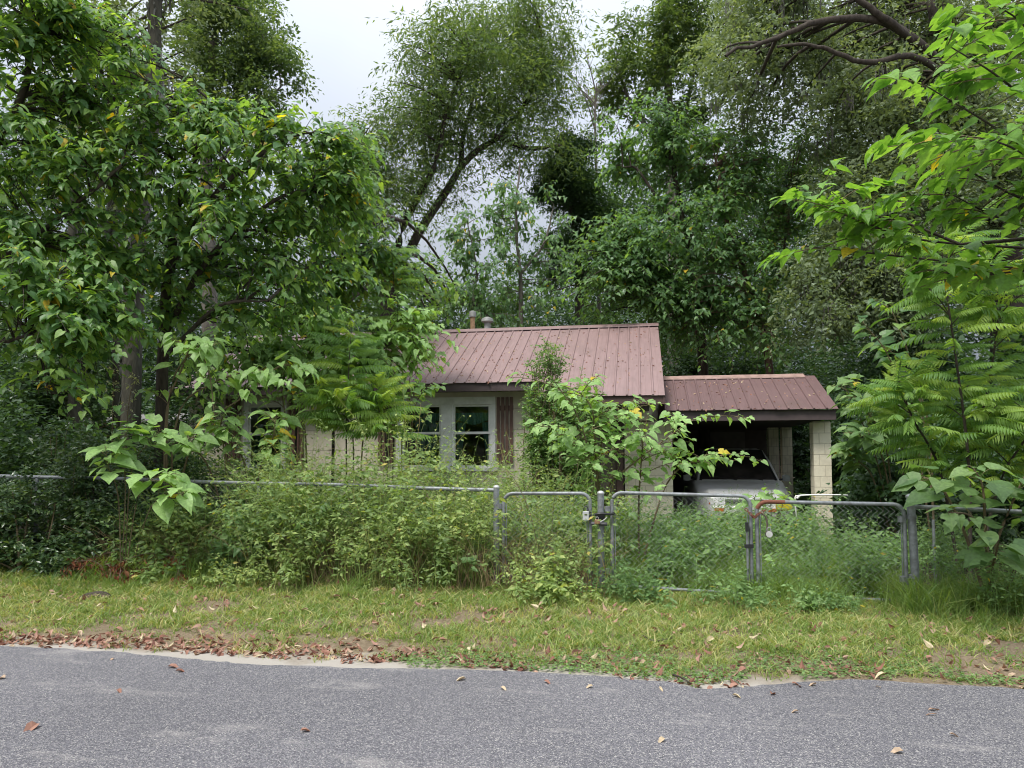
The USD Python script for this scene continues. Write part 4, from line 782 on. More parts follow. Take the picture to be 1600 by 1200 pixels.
def instancer(name, label, cat, protos, pos, scale, seed, tilt=.12, parent='/World'):
    """PROTOS: list of (V, F, tint, material)."""
    r = np.random.default_rng(seed); path = numbered(parent, name); pi = UsdGeom.PointInstancer.Define(stage, path); tag(pi.GetPrim(), label, cat, None, 'stuff'); rel = pi.CreatePrototypesRel()
    for k, (V, F, t, m) in enumerate(protos): rel.AddTarget(emit(path, 'tuft', V, F, m, tint=t))
    n = len(pos); pi.CreatePositionsAttr(Vt.Vec3fArray.FromNumpy(pos.astype(np.float32))); pi.CreateProtoIndicesAttr(Vt.IntArray.FromNumpy(r.integers(0, len(protos), n).astype(np.int32)))
    a = r.uniform(0, 6.28, n) / 2; tx, ty = r.normal(size=(2, n)) * tilt / 2
    q = np.stack([np.cos(a), tx, ty, np.sin(a)], 1); q /= np.linalg.norm(q, axis=1, keepdims=True)
    pi.CreateOrientationsAttr(Vt.QuathArray([Gf.Quath(float(w), float(i_), float(j_), float(k_)) for w, i_, j_, k_ in q]))
    pi.CreateScalesAttr(Vt.Vec3fArray.FromNumpy(np.stack([scale] * 3, 1).astype(np.float32)))
def hang(parent, p, rng, lo, hi, strands=7, name='moss'):
    n = len(p); ln = rng.uniform(lo, hi, n)
    P = np.repeat(p, strands, 0) + rng.normal(size=(n * strands, 3)) * A([.07, .07, .05]); l2 = np.repeat(ln, strands) * rng.uniform(.5, 1.1, n * strands)
    q = np.linspace(0, 1, 5); C = P[:, None] + np.stack([0 * q, 0 * q, -q], -1)[None] * l2[:, None, None] + rng.normal(size=(n * strands, 5, 3)) * A([.035, .035, .01]) * q[None, :, None]
    V, F = tubes(C, A([.010, .017, .015, .010, .003])[None], 3); emit(parent, name, V, F, L['moss'], tint=np.repeat(rng.random(n * strands), 15), kind='stuff')
def px_stem(pts, D, base=True, D1=None):
    Ds = np.linspace(D, D1 or D, len(pts)); w = [at_d(u, v, d) for (u, v), d in zip(pts, Ds)]
    if base: w[0] = on_ground(w[0], -.05)
    return curve(w, 18)
def sapling(name, label, stems, material, tpls, size, nl, seed, r0=.016, cat='sapling', group=None, yellow=.02, droop=.24, pet=.55, t0=.35, per=0, sl=.35, sl_n=5, singles=300, out_tilt=.2, flat=.8, bark_=None, sup=.3, tipsmall=.45):
    rng = np.random.default_rng(seed); th = thing(name, label, cat, group)
    for s in stems: V, F = tubes(s[None], np.linspace(r0, r0 * .3, len(s))[None], 7); emit(th, 'stem', V, F, bark_ or B_stem, smooth=True)
    lvs = [leaves_on(A(stems), nl, size, rng, t0=t0, flat=flat, droop=droop, pet=pet, out_tilt=out_tilt, jit=.17, tipsmall=tipsmall, face=.6)]
    if per:
        sh = shoots(stems, rng, per, sl, t0=max(.25, t0 - .15), up=sup); V, F = tubes(sh, np.linspace(r0 * .4, r0 * .18, 5)[None], 4); emit(th, 'shoot', V, F, bark_ or B_stem, kind='stuff')
        lvs.append(leaves_on(sh, sl_n, size * .92, rng, t0=.3, flat=flat, droop=droop, pet=pet, out_tilt=out_tilt, jit=.17, tipsmall=tipsmall, face=.6))
    lv = [np.concatenate([l[k] for l in lvs]) for k in range(4)]
    P = np.stack([lv[3], (lv[3] + lv[0]) / 2 + A([0, 0, .01]), lv[0] + lv[1][:, 0] * lv[2][:, None] * .05], 1); V, F = tubes(P, .0038, 3); emit(th, 'petiole', V, F, B_green, kind='stuff')
    emit_leaves(th, material, tpls, lv, rng, yellow, singles)
    return th
def frond_tree(name, label, stems, size, seed, nf, t0=.35, r0=.03, per=0, sl=.5, sn=6, tpls=('frond', 'frond_b'), material=None, droop=-.06, cat='tree', group=None, up=.55, bark_=None):
    """Stems carrying long pinnate fronds; every frond is a part."""
    rng = np.random.default_rng(seed); th = thing(name, label, cat, group)
    for s in stems: V, F = tubes(s[None], np.linspace(r0, r0 * .3, len(s))[None], 8); emit(th, 'trunk', V, F, bark_ or B_dark, smooth=True)
    lv = [leaves_on(A(stems), nf, size, rng, t0=t0, flat=1.0, droop=droop, pet=.04, fwd=.75, up=1.0, out_tilt=-.0, jit=.38, tipsmall=.35, face=.25)]
    if per:
        sh = shoots(stems, rng, per, sl, up=up, t0=t0); V, F = tubes(sh, np.linspace(r0 * .35, r0 * .2, 5)[None], 5); emit(th, 'branch', V, F, bark_ or B_dark, kind='stuff')
        lv.append(leaves_on(sh, sn, size, rng, t0=.35, flat=1.0, droop=droop, pet=.04, fwd=.8, out_tilt=0, jit=.38, tipsmall=.3, face=.25))
    lv = [np.concatenate([l[k] for l in lv]) for k in range(3)]
    # upper fronds rise, lower ones hang
    emit_leaves(th, material or L['frond'], list(tpls), lv, rng, 0, 300, name='frond', rest='more_fronds')
    return th
def bush(name, label, lobes, material, tpls, size, seed, nt=10, tl=.35, nl=9, cat='shrub', base=None, kind=None, yellow=0.0, bark_=None, droop=.2, singles=0, group=None, jit=.6, up=.6):
    """A many-stemmed shrub, or with KIND stuff one mass of foliage."""
    rng = np.random.default_rng(seed)
    if kind: th = None
    else: th = thing(name, label, cat, group)
    bases = A([on_ground(c + A([dx, 0, 0])) for c, r, nb in lobes for dx in (-.3 * r[0], 0, .3 * r[0])]) if base is None else A(base)
    B, TW = crown(bases, lobes, rng, nt, tl, .15, .1, tmin=.55)
    if kind: return sprays('/World', name, TW[:, 2], material, tpls[0], size, seed, nt=9, nl=8, Ln=tl, label=label, cat=cat, droop=droop, jit=jit)
    lv = leaves_on(TW, nl, size, rng, t0=.1, droop=droop, jit=jit, up=up, flat=.9, pet=.12)
    V, F = tubes(B, np.linspace(.014, .004, 7)[None], 4)
    emit(th, 'stem', V, F, bark_ or B_stem, kind='stuff')
    emit_leaves(th, material, tpls, lv, rng, yellow, singles, keep=in_view(300))
    return th
g_at = lambda u, v, D: on_ground(at_d(u, v, D), -.2)

# ---------------------------------------------------------------- far woods first
rng = np.random.default_rng(11)
FAR = [lobe(u, v, 130, 90, D, 2.5, 16) for u, v, D in [(-150, 420, 34), (0, 430, 36), (140, 500, 33), (290, 400, 36), (420, 480, 35), (560, 440, 38), (660, 500, 36), (760, 520, 35), (860, 470, 38), (960, 500, 36), (1060, 430, 36), (1160, 480, 35), (1260, 420, 37), (1370, 480, 35), (1480, 420, 36), (1600, 470, 35), (1740, 430, 34),
     (60, 580, 34), (260, 600, 34), (460, 600, 35), (640, 610, 35), (830, 610, 36), (1010, 600, 34), (1180, 600, 34), (1350, 600, 35), (1520, 600, 34), (1690, 600, 33), (-140, 600, 33), (1150, 300, 38), (1330, 300, 38), (1500, 280, 38), (120, 330, 38), (330, 300, 38), (960, 330, 38), (1060, 250, 38), (1230, 200, 40), (1420, 200, 40), (1560, 150, 40), (1650, 330, 38), (60, 200, 38), (-120, 280, 36), (0, 660, 30), (150, 670, 30), (1250, 660, 30), (1400, 660, 30), (1560, 660, 28), (1700, 660, 28)]]
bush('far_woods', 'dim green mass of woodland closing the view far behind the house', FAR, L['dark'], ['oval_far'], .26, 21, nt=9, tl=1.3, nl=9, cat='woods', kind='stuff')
# ---------------------------------------------------------------- tall trees behind the house
D = 22
c_limbs = [([g_at(585, 700, D), at_d(600, 520, D), at_d(640, 392, D), at_d(690, 310, D), at_d(735, 245, D), at_d(800, 195, D + .5), at_d(840, 120, D + 1)], .19, .05),
    ([at_d(600, 520, D), at_d(625, 372, D), at_d(655, 305, D - .5), at_d(682, 250, D - 1), at_d(700, 170, D - 1), at_d(735, 80, D - 1)], .13, .03),
    ([at_d(600, 520, D), at_d(597, 430, D), at_d(565, 372, D), at_d(542, 318, D - .5), at_d(545, 260, D - 1)], .15, .03),
    ([at_d(770, 212, D), at_d(830, 232, D), at_d(880, 225, D)], .10, .03), ([at_d(722, 262, D), at_d(722, 225, D + .5), at_d(735, 170, D + 1), at_d(760, 60, D + 1)], .10, .03), ([at_d(840, 130, D + 1), at_d(846, 60, D + 1), at_d(830, -10, D + 1)], .07, .02)]
tree('pecan_tree', 'tall leaning tree with dark twin trunks and airy olive crown, middle of the sky', 'tree', c_limbs,
     [lobe(*a) for a in [(765, 60, 100, 75, D + .5, 2.0, 35), (830, 40, 65, 60, D + 1, 1.5, 22), (690, 105, 85, 65, D - .5, 2.0, 30), (640, 165, 65, 55, D - .5, 1.6, 22), (800, 150, 85, 55, D + .5, 1.8, 27), (860, 110, 45, 60, D + 1, 1.2, 16), (720, 200, 90, 45, D, 1.8, 24), (845, 215, 50, 45, D, 1.2, 14), (625, 235, 60, 40, D - .5, 1.4, 16), (566, 255, 60, 60, D - 1, 1.4, 22), (600, 320, 65, 40, D - 1, 1.2, 12), (545, 310, 50, 40, D - 1, 1.2, 12), (560, 205, 35, 25, D - 1, 1.0, 5), (690, 290, 40, 30, D, 1, 5)]],
     L['pecan'], ['lance'], 0.205, 31, nt=5, tl=.95, droop=.65, jit=.6, thick=1.2, tmin=.25, sp=dict(nt=7, nl=8, Ln=.85, tdroop=.3, smin=.55, smax=1.25))
tree('dense_dark_tree', 'dense near-black tree right of the leaning one, low against the sky', 'tree', [([g_at(905, 700, 24), at_d(905, 450, 24), at_d(895, 330, 24), at_d(885, 240, 24)], .2, .05)],
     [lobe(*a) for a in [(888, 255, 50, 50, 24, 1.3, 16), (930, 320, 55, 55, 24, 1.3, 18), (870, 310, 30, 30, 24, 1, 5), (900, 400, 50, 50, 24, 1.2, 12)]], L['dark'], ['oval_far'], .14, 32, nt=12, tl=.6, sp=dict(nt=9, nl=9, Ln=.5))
tree('slender_grey_oak', 'slim olive grey tree with upright twigs, crown cut by the picture top right of centre', 'tree', [([g_at(1050, 700, 27), at_d(1050, 400, 27), at_d(1045, 200, 27), at_d(1040, 20, 27), at_d(1040, -60, 27)], .25, .08), ([at_d(1048, 260, 27), at_d(1075, 160, 27), at_d(1095, 40, 27)], .1, .04), ([at_d(1046, 250, 27), at_d(985, 160, 27), at_d(960, 90, 27)], .1, .03)],
     [lobe(*a) for a in [(1010, 50, 75, 85, 27, 2, 26), (1070, 90, 75, 90, 27, 2, 26), (965, 135, 45, 50, 27, 1.2, 10), (1090, 10, 60, 60, 27, 2, 14), (1040, 180, 70, 40, 27, 1.5, 10)]], L['pecan'], ['oval_far'], .19, 33, nt=4, tl=.9, bark_=B_grey, sp=dict(nt=9, nl=9, Ln=.6))
rng = np.random.default_rng(40)
bt = thing('bare_dead_tree', 'thin bare dead tree with pale twigs between two leafy crowns', 'tree'); c = curve([g_at(940, 700, 26), at_d(935, 400, 26), at_d(930, 195, 26), at_d(932, 130, 26)], 20)
V, F = tubes(c[None], np.linspace(.1, .02, 20)[None], 6); emit(bt, 'trunk', V, F, B_grey, smooth=True)
sh = shoots([c], rng, 13, 1.7, spread=.8, up=.75, t0=.62); V, F = tubes(sh, np.linspace(.03, .008, 5)[None], 4); emit(bt, 'branch', V, F, B_grey, kind='stuff')
sh2 = shoots(list(sh), rng, 4, .8, spread=.5, up=.8); V, F = tubes(sh2, np.linspace(.012, .005, 5)[None], 3); emit(bt, 'twig', V, F, B_grey, kind='stuff')
D = 19.5
tree('thin_sparse_tree', 'spindly tree with big sparse leaves against the sky behind the ridge', 'tree', [([g_at(812, 700, D), at_d(814, 500, D), at_d(812, 420, D), at_d(806, 330, D), at_d(812, 255, D)], .08, .02), ([at_d(812, 430, D), at_d(850, 380, D), at_d(865, 320, D)], .05, .015), ([g_at(735, 700, D), at_d(738, 500, D), at_d(745, 420, D), at_d(730, 350, D)], .06, .015)],
     [lobe(*a) for a in [(745, 345, 55, 45, D, 1, 14), (812, 330, 50, 60, D, 1, 13), (770, 430, 90, 50, D, 1.2, 20), (860, 400, 40, 60, D, 1, 10), (705, 440, 40, 40, D, 1, 8), (780, 480, 90, 30, D, 1, 16)]], L['broad'], ['heart_far'], .17, 34, nt=8, tl=.6, nl=7, droop=.8, twigs=True, bark_=B_grey, yellow=.01)
D = 18.5
tree('broadleaf_tree', 'dark broad-leaved tree rising right behind the ridge of the house', 'tree', [([g_at(1098, 700, D), at_d(1098, 560, D), at_d(1075, 420, D), at_d(1058, 290, D), at_d(1045, 220, D)], .16, .04), ([at_d(1085, 470, D), at_d(1010, 400, D), at_d(960, 340, D)], .06, .02), ([at_d(1070, 380, D), at_d(1000, 270, D), at_d(975, 262, D)], .05, .02)],
     [lobe(*a) for a in [(1010, 235, 75, 40, D, 1.4, 16), (1000, 195, 50, 25, D, 1, 9), (1075, 215, 60, 40, D, 1.2, 12), (960, 400, 70, 60, D - 1, 1.4, 20), (1040, 380, 80, 60, D - 1, 1.4, 22), (920, 460, 60, 40, D - 1, 1.2, 14), (1010, 460, 90, 40, D - 1, 1.4, 20), (1080, 480, 60, 40, D - 1.2, 1.2, 14), (1060, 310, 55, 40, D, 1, 10)]],
     L['broad'], ['heart_mid', 'heart_far'], .165, 35, nt=11, tl=.85, nl=10, droop=.45, twigs=True, yellow=.004, singles=120, up=1.3, spread=.6, lift=.2, tmin=.15)
tree('broadleaf_tree', 'dark broad-leaved tree with a pinkish bare trunk rising behind the carport', 'tree', [([g_at(1212, 700, 17.8), at_d(1203, 580, 17.8), at_d(1180, 480, 17.8), at_d(1150, 390, 17.8), at_d(1130, 320, 18), at_d(1120, 260, 18)], .11, .03), ([at_d(1185, 500, 17.8), at_d(1220, 420, 18), at_d(1230, 340, 18)], .05, .02)],
     [lobe(*a) for a in [(1140, 240, 80, 45, 18, 1.3, 16), (1190, 300, 80, 50, 18, 1.3, 18), (1130, 350, 70, 50, 17.5, 1.3, 15), (1230, 380, 60, 50, 17.5, 1.2, 12), (1150, 430, 80, 45, 17, 1.2, 15), (1240, 240, 50, 40, 18.5, 1.2, 9), (1110, 500, 60, 30, 17, 1, 10), (1180, 510, 50, 30, 16.8, .8, 7)]],
     L['broad'], ['heart_mid', 'heart_far'], .165, 36, nt=11, tl=.85, nl=10, droop=.45, twigs=True, yellow=.004, bark_=B_red, singles=120, up=1.3, spread=.6, lift=.2, tmin=.15)
D = 17
lo_l = [([g_at(1578, 700, D), at_d(1575, 520, D), at_d(1565, 330, D), at_d(1535, 160, D), at_d(1500, 60, D), at_d(1440, -50, D)], .42, .16),
    ([at_d(1545, 190, D), at_d(1470, 100, D - 1.2), at_d(1395, 40, D - 2), at_d(1330, 28, D - 2.4), at_d(1262, 38, D - 2.6), at_d(1205, 62, D - 2.6), at_d(1130, 86, D - 2.6)], .12, .03),
    ([at_d(1430, 68, D - 1.6), at_d(1395, 38, D - 2.2), at_d(1352, 8, D - 2.4), at_d(1300, -40, D - 2.6)], .09, .05), ([at_d(1540, 175, D), at_d(1440, 92, D - 2.4), at_d(1360, 98, D - 2.8), at_d(1300, 80, D - 2.8), at_d(1260, 68, D - 2.8), at_d(1215, 72, D - 2.8)], .075, .025),
    ([at_d(1560, 300, D), at_d(1500, 290, D - 1), at_d(1440, 330, D - 1.4), at_d(1390, 380, D - 1.6)], .13, .04), ([at_d(1500, 60, D), at_d(1465, 40, D - 1), at_d(1452, -20, D - 1)], .12, .08)]
tree('live_oak', 'huge moss-hung oak with black arching limbs filling the upper right', 'tree', lo_l,
     [lobe(*a) for a in [(1200, 30, 100, 60, D + .6, 1.5, 20), (1320, 20, 100, 60, D + .6, 1.5, 20), (1150, 130, 80, 70, D + .6, 1.5, 18), (1260, 160, 70, 80, D + .6, 1.5, 12), (1340, 220, 75, 90, D - .5, 1.6, 24), (1420, 120, 100, 90, D + .6, 1.4, 26), (1500, 210, 90, 90, D - .5, 1.6, 26), (1440, 30, 100, 60, D + .8, 1.4, 14), (1560, 60, 80, 90, D, 1.6, 16), (1410, 300, 80, 60, D - 1, 1.4, 18), (1300, 330, 60, 60, D - .5, 1.2, 10), (1360, 440, 80, 80, D - 1, 1.2, 26), (1290, 480, 60, 80, D - 1, 1.2, 18), (1420, 480, 60, 80, D - 1, 1.2, 16), (1520, 330, 70, 60, D, 1.4, 12), (1600, 250, 60, 100, D, 1.4, 12)]],
     L['oak'], ['oval_far'], 0.115, 37, nt=9, tl=.85, moss=(260, .25, .8), jit=.9, up=.5, thick=1.1, sp=dict(nt=8, nl=9, Ln=.5, tdroop=.5, smin=.55, smax=1.5))
# moss-hung trunks and the small-leaved tree upper left
D = 17
tree('small_leaved_tree', 'olive small-leaved tree reaching into the sky above the left thicket', 'tree', [([g_at(330, 700, D), at_d(328, 450, D), at_d(322, 250, D), at_d(330, 110, D), at_d(340, 0, D)], .22, .06), ([at_d(325, 230, D), at_d(375, 140, D), at_d(420, 85, D)], .08, .03), ([at_d(324, 280, D), at_d(385, 200, D), at_d(440, 135, D)], .07, .02)],
     [lobe(*a) for a in [(330, 60, 85, 75, D, 1.6, 26), (395, 45, 60, 55, D, 1.2, 18), (432, 110, 38, 55, D, 1, 11), (300, 150, 90, 70, D, 1.5, 22), (375, 150, 60, 50, D, 1.2, 14), (415, 180, 35, 25, D, .8, 6), (340, 0, 80, 50, D, 1.4, 14)]], L['pecan'], ['oval_far'], .125, 38, nt=6, tl=.6, droop=.5, jit=.6, bark_=B_grey, sp=dict(nt=7, nl=8, Ln=.45, tdroop=.2, smin=.6))
for lb, pts, r, nm, sd in (('tall pale mossy trunk rising out of the picture in the upper left', [(205, 700), (212, 420), (236, 200), (243, 0), (246, -120)], .16, 13.0, 41), ('thick mossy trunk standing in shade at the left behind the big leaves', [(118, 760), (118, 560), (112, 420), (118, 300), (130, 100)], .12, 13.2, 42), ('second mossy trunk in shade, right of the thick one at the left', [(186, 760), (184, 560), (180, 420), (176, 330), (170, 160)], .10, 13.8, 43)):
    rng = np.random.default_rng(sd); th = thing('mossy_trunk_tree', lb, 'tree'); c = curve([g_at(*pts[0], nm)] + [at_d(u, v, nm) for u, v in pts[1:]], 26)
    V, F = tubes(c[None], np.linspace(r * 1.1, r * .6, 26)[None], 12); V += rng.normal(size=V.shape) * .008; emit(th, 'trunk', V, F, B_moss, smooth=True)
    k = rng.integers(6, 26, 34); hang(th, c[k] + rng.normal(size=(34, 3)) * r * .8, rng, .25, .9)
    B, TW = crown(c[18:], [(c[-1] + A([0, 0, 1.0]), A([2.4, 2.0, 1.6]), 22), (c[21] + A([.6, .5, 0]), A([1.6, 1.6, 1.2]), 10)], rng, 16, .7); V, F = tubes(B, np.linspace(.05, .01, 7)[None], 5); emit(th, 'bough', V, F, B_dark, kind='stuff', smooth=True)
    emit_leaves(th, L['oak'], ['oval_far'], leaves_on(TW, 10, .12, rng, jit=.8), rng, keep=in_view(300))

# ---------------------------------------------------------------- mulberry grove at the left
def at(u, v, D): return at_d(u, v, D)
mg = 'mulberry thicket along the left'
kw = dict(material=L['mulberry'], tpls=['heart_mid', 'mid_b', 'heart', 'heart_mid', 'lobed'], nt=6, tl=.8, nl=9, singles=300, yellow=.012, droop=.5, twigs=True, lift=.22, tdroop=.45, group=mg, bark_=B_dark, out_tilt=.35, pet=.4, spread=.4, up=1.25, tmin=.2, jit=.25, bias=(.55, -.35, .25))
tree('mulberry_tree', 'nearest big-leaved mulberry whose branches fill the left edge of the picture', 'tree', [([g_at(-150, 860, 9.94), at(-130, 560, 9.72), at(-60, 330, 9.49), at(20, 180, 9.27), at(60, 40, 9.27)], .11, .03), ([at(-120, 500, 9.72), at(-20, 420, 9.27), at(80, 350, 9.04), at(190, 260, 9.04)], .05, .02), ([at(-130, 560, 9.72), at(-30, 540, 9.04), at(70, 520, 8.59)], .04, .015)],
     [lobe(*a) for a in [(40, 30, 150, 55, 9.8, 1.2, 22), (150, 90, 100, 40, 10, 1.0, 13), (30, 130, 130, 45, 9.6, 1.2, 17), (150, 190, 100, 36, 9.8, 1.0, 11), (30, 230, 110, 36, 9.3, 1.0, 13), (150, 280, 90, 36, 9.6, .9, 11), (10, 320, 90, 36, 9, .9, 10), (100, 370, 90, 30, 9.2, .8, 9), (170, 430, 70, 30, 9.4, .8, 8), (30, 420, 90, 32, 8.8, .7, 9), (50, 490, 100, 32, 8.6, .7, 11), (150, 520, 70, 24, 9, .6, 7), (-80, 350, 70, 160, 9.6, 1, 9), (40, 620, 50, 18, 8.4, .4, 3), (120, 545, 40, 16, 8.6, .4, 2)]], size=.165, seed=51, **kw)
tree('mulberry_tree', 'second mulberry, its long arching boughs reaching right above the left end of the roof', 'tree', [([g_at(250, 800, 10.6), at(255, 560, 10.5), at(270, 380, 10.3), at(300, 250, 10), at(330, 160, 10)], .10, .03), ([at(258, 520, 10.5), at(330, 400, 10), at(420, 320, 9.8), at(490, 290, 9.8)], .05, .015), ([at(265, 420, 10.3), at(340, 300, 9.8), at(440, 220, 9.6), at(500, 205, 9.6)], .045, .015), ([at(256, 560, 10.4), at(340, 480, 9.8), at(420, 470, 9.5)], .035, .012)],
     [lobe(*a) for a in [(250, 150, 80, 40, 10, 1, 10), (320, 215, 80, 34, 10, 1, 10), (400, 240, 80, 30, 10, .9, 10), (480, 235, 55, 20, 10, .7, 7), (525, 265, 35, 22, 10, .6, 5), (270, 260, 100, 36, 9.8, 1, 9), (370, 300, 90, 34, 10, 1, 10), (460, 305, 60, 30, 10.2, .7, 7), (300, 345, 90, 30, 9.6, .8, 6), (410, 370, 80, 28, 9.8, .8, 9), (250, 380, 70, 30, 10, .8, 7), (250, 440, 70, 26, 10.4, .6, 7), (360, 430, 70, 24, 10.8, .6, 6), (450, 440, 60, 26, 10.8, .6, 7), (290, 500, 60, 18, 10.8, .5, 4), (400, 495, 60, 20, 11, .5, 5), (500, 400, 50, 30, 10.8, .6, 6), (545, 320, 40, 30, 10.6, .6, 6), (340, 165, 40, 22, 10, .6, 4)]], size=.155, seed=52, **kw)
tree('mulberry_tree', 'small mulberry behind the sumac, its top just right of the left thicket', 'tree', [([g_at(520, 760, 13.4), at(520, 600, 13.4), at(505, 450, 13.2), at(500, 340, 13)], .032, .015), ([at(512, 480, 13.2), at(470, 400, 13), at(440, 370, 13)], .03, .012), ([at(508, 450, 13.2), at(545, 380, 13)], .03, .012)],
     [lobe(*a) for a in [(530, 300, 50, 40, 13, .7, 11), (500, 380, 70, 45, 13, .9, 16), (470, 450, 70, 40, 12.6, .9, 14), (560, 420, 45, 40, 13, .7, 9), (540, 240, 35, 30, 13, .5, 6), (590, 380, 40, 40, 13.2, .7, 8), (650, 450, 50, 40, 13.8, .7, 10), (690, 490, 50, 25, 20, .7, 8)]], size=.16, seed=53, **kw)

kw2 = dict(kw); kw2.update(material=L['sapling'], group=mg, singles=300)
tree('mulberry_tree', 'pale green mulberry clump hiding the left part of the house roof', 'tree', [([g_at(462, 780, 12.6), at(464, 640, 12.6), at(475, 560, 12.5), at(480, 500, 12.4)], .018, .010), ([at(466, 620, 12.6), at(560, 570, 12.4), at(600, 545, 12.3)], .02, .008), ([at(464, 640, 12.6), at(430, 580, 12.2), at(390, 550, 12)], .02, .008)],
     [lobe(*a) for a in [(400, 535, 45, 26, 12, .5, 7), (455, 560, 50, 26, 12.2, .5, 8), (480, 510, 60, 28, 12.4, .6, 9), (540, 520, 50, 30, 12.5, .6, 9), (575, 550, 45, 24, 12.3, .5, 8), (520, 585, 50, 18, 12.2, .4, 6), (630, 520, 26, 22, 12.8, .4, 4), (355, 555, 35, 24, 11.8, .4, 4), (400, 600, 30, 10, 11.8, .3, 2)]], size=.19, seed=54, **kw2)
# ---------------------------------------------------------------- understorey
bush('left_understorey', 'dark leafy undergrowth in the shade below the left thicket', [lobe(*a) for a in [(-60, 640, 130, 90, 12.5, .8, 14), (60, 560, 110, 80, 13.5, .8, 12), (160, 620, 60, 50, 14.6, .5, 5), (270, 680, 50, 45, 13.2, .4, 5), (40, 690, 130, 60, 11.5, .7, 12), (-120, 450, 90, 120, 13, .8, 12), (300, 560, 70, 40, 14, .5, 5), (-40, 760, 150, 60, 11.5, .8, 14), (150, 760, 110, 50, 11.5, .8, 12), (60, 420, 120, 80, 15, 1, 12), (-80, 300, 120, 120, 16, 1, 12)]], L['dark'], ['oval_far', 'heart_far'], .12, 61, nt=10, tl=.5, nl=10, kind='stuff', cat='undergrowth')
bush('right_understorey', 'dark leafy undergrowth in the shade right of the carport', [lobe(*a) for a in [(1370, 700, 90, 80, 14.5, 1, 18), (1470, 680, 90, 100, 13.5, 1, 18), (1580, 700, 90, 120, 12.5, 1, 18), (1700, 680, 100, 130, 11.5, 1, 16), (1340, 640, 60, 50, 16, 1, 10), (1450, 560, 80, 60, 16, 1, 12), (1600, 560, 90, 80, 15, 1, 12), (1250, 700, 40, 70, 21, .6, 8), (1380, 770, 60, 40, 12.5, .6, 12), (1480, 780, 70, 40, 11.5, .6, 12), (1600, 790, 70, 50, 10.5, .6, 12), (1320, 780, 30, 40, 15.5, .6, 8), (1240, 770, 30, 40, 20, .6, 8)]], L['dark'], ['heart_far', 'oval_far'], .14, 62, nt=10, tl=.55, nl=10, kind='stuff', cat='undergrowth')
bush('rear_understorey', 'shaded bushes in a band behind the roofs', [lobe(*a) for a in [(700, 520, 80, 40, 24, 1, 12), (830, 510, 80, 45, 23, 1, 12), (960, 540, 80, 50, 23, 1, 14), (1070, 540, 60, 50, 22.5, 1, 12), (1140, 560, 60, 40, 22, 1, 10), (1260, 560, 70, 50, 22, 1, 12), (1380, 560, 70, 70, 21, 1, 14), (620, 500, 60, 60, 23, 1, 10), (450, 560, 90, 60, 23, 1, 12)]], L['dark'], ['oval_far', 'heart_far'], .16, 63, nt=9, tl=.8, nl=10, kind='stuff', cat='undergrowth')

# ---------------------------------------------------------------- feathery trees
sumac = lambda pts, D, D1=None: px_stem(pts, D, D1=D1)
frond_tree('feathery_tree', 'young feathery-leaved tree in front of the left windows, yellow-green below', [sumac([(545, 820), (541, 700), (543, 620), (546, 560), (550, 505)], 10.3), sumac([(606, 800), (604, 700), (592, 640), (580, 600)], 10.4), sumac([(546, 800), (552, 690), (530, 640), (505, 605)], 10.3)], 0.66, 71, 54, t0=.38, r0=.014, material=L['frond'])
frond_tree('feathery_tree', 'taller feathery-leaved tree just left of the ridge, its top catching light', [sumac([(606, 720), (606, 640), (612, 560), (616, 470), (612, 388)], 12.9), sumac([(612, 700), (620, 600), (640, 530), (650, 480)], 13.0)], 0.6, 72, 50, t0=.42, r0=.016)
frond_tree('feathery_tree', 'large feathery-leaved tree in drooping tiers by the right gate post', [sumac([(1516, 900), (1513, 720), (1495, 570), (1478, 450), (1470, 372)], 8.6), sumac([(1512, 880), (1520, 720), (1545, 600), (1560, 500), (1570, 430)], 8.9), sumac([(1500, 880), (1470, 740), (1430, 660), (1400, 600)], 8.9), sumac([(1520, 880), (1560, 760), (1600, 690), (1640, 640)], 8.7)], 0.56, 73, 60, t0=.28, r0=.022, per=11, sl=.55, sn=7, material=L['frond'])
# ---------------------------------------------------------------- big-leaved saplings
sg_ = 'big-leaved mulberry saplings'
S1, S2 = ['heart', 'lobed', 'heart_b', 'heart'], ['lobed', 'heart', 'lobed_b', 'heart_b']
sapling('mulberry_sapling', 'bright many-stemmed mulberry sapling spreading before the porch and carport', [px_stem(p, 9.6, D1=d1) for p, d1 in (([(942, 860), (938, 790), (922, 720), (905, 655), (862, 590)], 9.3), ([(942, 860), (948, 770), (985, 728), (1035, 690), (1085, 655), (1120, 650)], 9.6), ([(942, 860), (936, 765), (938, 700), (962, 650), (985, 632)], 9.9), ([(998, 860), (998, 790), (1001, 735), (1006, 680), (1012, 648)], 9.8), ([(942, 860), (930, 740), (890, 690), (862, 668)], 9.2), ([(942, 860), (930, 700), (925, 640), (905, 612)], 9.7), ([(998, 850), (1040, 760), (1085, 720), (1130, 712)], 9.5))], L['sapling'], S2, .19, 22, 81, group=sg_, t0=.34, per=8, sl=.66, sl_n=7, yellow=.008, sup=.18)
sapling('mulberry_sapling', 'pale mulberry sapling with flat layered leaves over the left end of the rail', [px_stem(p, 8.75, D1=d1 - .3) for p, d1 in (([(190, 890), (196, 760), (190, 700), (205, 662)], 8.8), ([(195, 890), (215, 780), (245, 745), (275, 740)], 8.5), ([(190, 890), (185, 780), (170, 730), (165, 700)], 8.6), ([(200, 890), (232, 800), (262, 775), (285, 770)], 8.4), ([(195, 890), (205, 740), (235, 690), (250, 672)], 9))], L['sapling'], S2, .29, 15, 82, group=sg_, t0=.5, yellow=.01, r0=.008)
